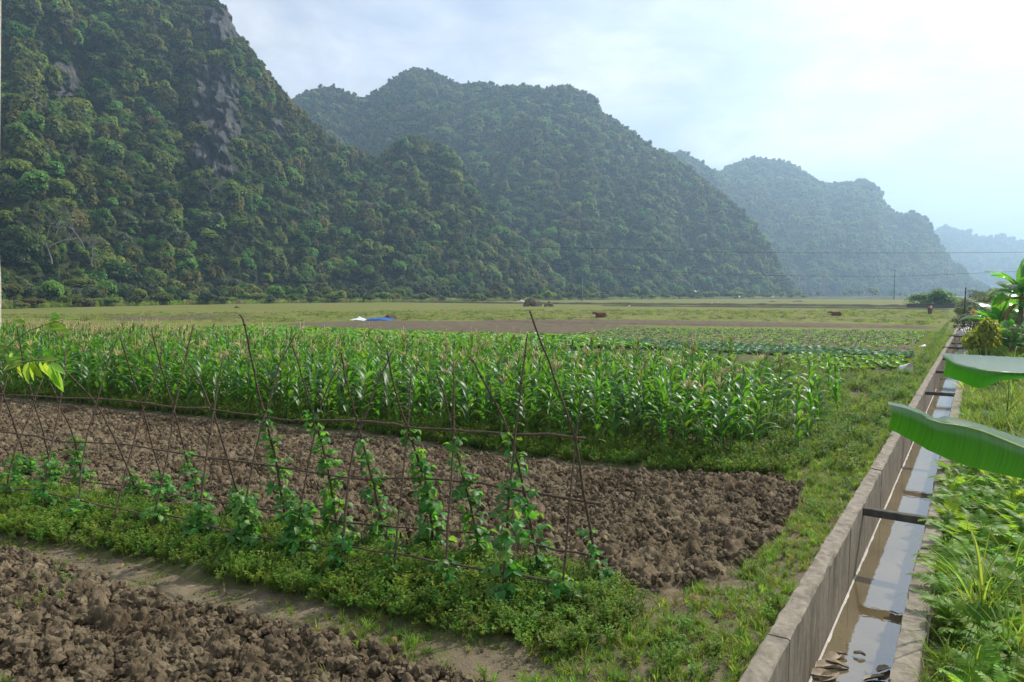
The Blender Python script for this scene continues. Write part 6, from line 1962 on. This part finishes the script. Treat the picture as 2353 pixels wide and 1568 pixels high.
# egrets
def egret(p, rz, flying, lab):
    t = thing('egret', lab, 'bird', p, rz, 'white egrets over the pasture')
    mb = MB()
    mb.tube([(-.32, 0, 0), (-.2, 0, .0), (0, 0, .02), (.18, 0, .05), (.25, 0, .12), (.30, 0, .16), (.36, 0, .15)], [.03, .07, .09, .06, .03, .035, .012], 8)
    obj('body', mb.mesh('body', M_feather), t)
    mb = MB(); mb.tube([(.36, 0, .15), (.46, 0, .14)], [.012, .003], 5); obj('beak', mb.mesh('beak', M_beak), t)
    for s in (-1, 1):
        mb = MB()
        if flying:
            rows = [[np.array([.12, s * .05, .05]), np.array([-.12, s * .05, .04])], [np.array([.16, s * .32, .26]), np.array([-.10, s * .32, .24])], [np.array([.06, s * .62, .30]), np.array([-.12, s * .55, .28])], [np.array([-.06, s * .80, .24]), np.array([-.1, s * .78, .24])]]
            mb.grid(rows); mb.grid([[q + np.array([0, 0, .015]) for q in r[::-1]] for r in rows])
            obj('wing', mb.mesh('wing', M_feather), t)
        mb = MB()
        if flying: mb.tube([(-.3, s * .03, 0), (-.55, s * .03, -.02)], .01, 4)
        else: mb.tube([(0, s * .03, -.02), (.02, s * .04, -.2), (0, s * .04, -.4)], .01, 4)
        obj('leg', mb.mesh('leg', M_beak), t)
for px, py, Y, fl, lab in ((1600, 671, 150, 1, 'white egret flying highest in front of the trees'), (1700, 683, 190, 1, 'white egret flying low at the far field edge'), (1777, 684, 190, 1, 'white egret gliding low below the bright trees'), (1737, 684, 190, 1, 'white egret low between two other flying ones'), (1650, 685.5, 200, 0, 'white egret standing far out on the pasture'), (1636, 685.5, 200, 0, 'second standing egret far out, left of the other'), (1446, 704, 150, 0, 'white egret standing at the dark bund')):
    q = PD(px, py, Y)
    egret(q if fl else (q[0], q[1], .40), R(px * 7 % 360), fl, lab)

# ------------------------------------------------------------------ poles and wires
def pole(px, py0, ytop, Y, r, mat, lab, arm=True):
    b = PD(px, py0, Y); tp = PD(px, ytop, Y); b[2] = -.05
    t = thing('utility_pole', lab, 'utility pole', b)
    h = tp[2] - b[2]
    mb = MB(); mb.tube([(0, 0, -.2), (0, 0, h * .5), (0, 0, h)], [r * 1.3, r, r * .7], 8); obj('post', mb.mesh('post', mat), t)
    if arm:
        mb = MB(); mb.box((0, 0, h - .35), (1.9, .14, .14)); obj('crossarm', mb.mesh('crossarm', mat, False), t)
        for s in (-.85, 0, .85):
            mb = MB(); mb.lathe([(.0, 0), (.07, 0), (.09, .1), (.05, .2), (.0, .26)], 7); obj('insulator', mb.mesh('insulator', M_pole), t, (s, 0, h - .28 + (.3 if s == 0 else 0)))
pole(2054, 687, 620, 400, .22, M_darkpole, 'tall utility pole standing on the pasture left of the spreading tree')
pole(1338.5, 686.5, 637, 300, .12, M_pole, 'thin pale pole beside the tiny grazing cows', False)
pole(2217, 706, 661, 60, .07, M_darkpole, 'short dark post behind the canal bank bushes', False)
def wire(pts, Y, r, lab):
    q = [PD(x, y, Y) for x, y in pts]
    pth = refine(q, 8, 0)
    mb = MB(); mb.tube(pth, r, 4)
    c = pth[len(pth) // 2]
    o = obj('power_line', mb.mesh('power_line', M_metal, True, c), None, c); tag(o, lab, 'power line', None)
wire([(-200, 492), (0, 508), (272, 527), (595, 543), (719, 550), (939, 556), (1079, 562), (1219, 568), (1412, 572), (1600, 578), (1812, 581), (2080, 581.5), (2353, 580), (2600, 577)], 90, .022, 'upper power line crossing in front of all the hills')
wire([(500, 552), (899, 578), (1099, 596), (1279, 608), (1412, 618), (1600, 628), (1812, 634), (2052, 635), (2200, 630), (2353, 623), (2600, 612)], 120, .026, 'lower power line crossing in front of the middle hill')

# ------------------------------------------------------------------ haze: the air itself
mb = MB(); mb.box((600, 2450, 199.0), (9600, 5300, 402))
mh, n, l = newmat('haze')
out = n.new('ShaderNodeOutputMaterial'); pv = n.new('ShaderNodeVolumePrincipled')
pv.inputs['Color'].default_value = (0.50, 0.75, 1.0, 1)
pv.inputs['Density'].default_value = HAZE
pv.inputs['Anisotropy'].default_value = 0.45
l.new(pv.outputs[0], out.inputs['Volume'])
hz = obj('haze', mb.mesh('haze', mh, False)); tag(hz, 'pale blue haze filling the valley', None, None, 'stuff')
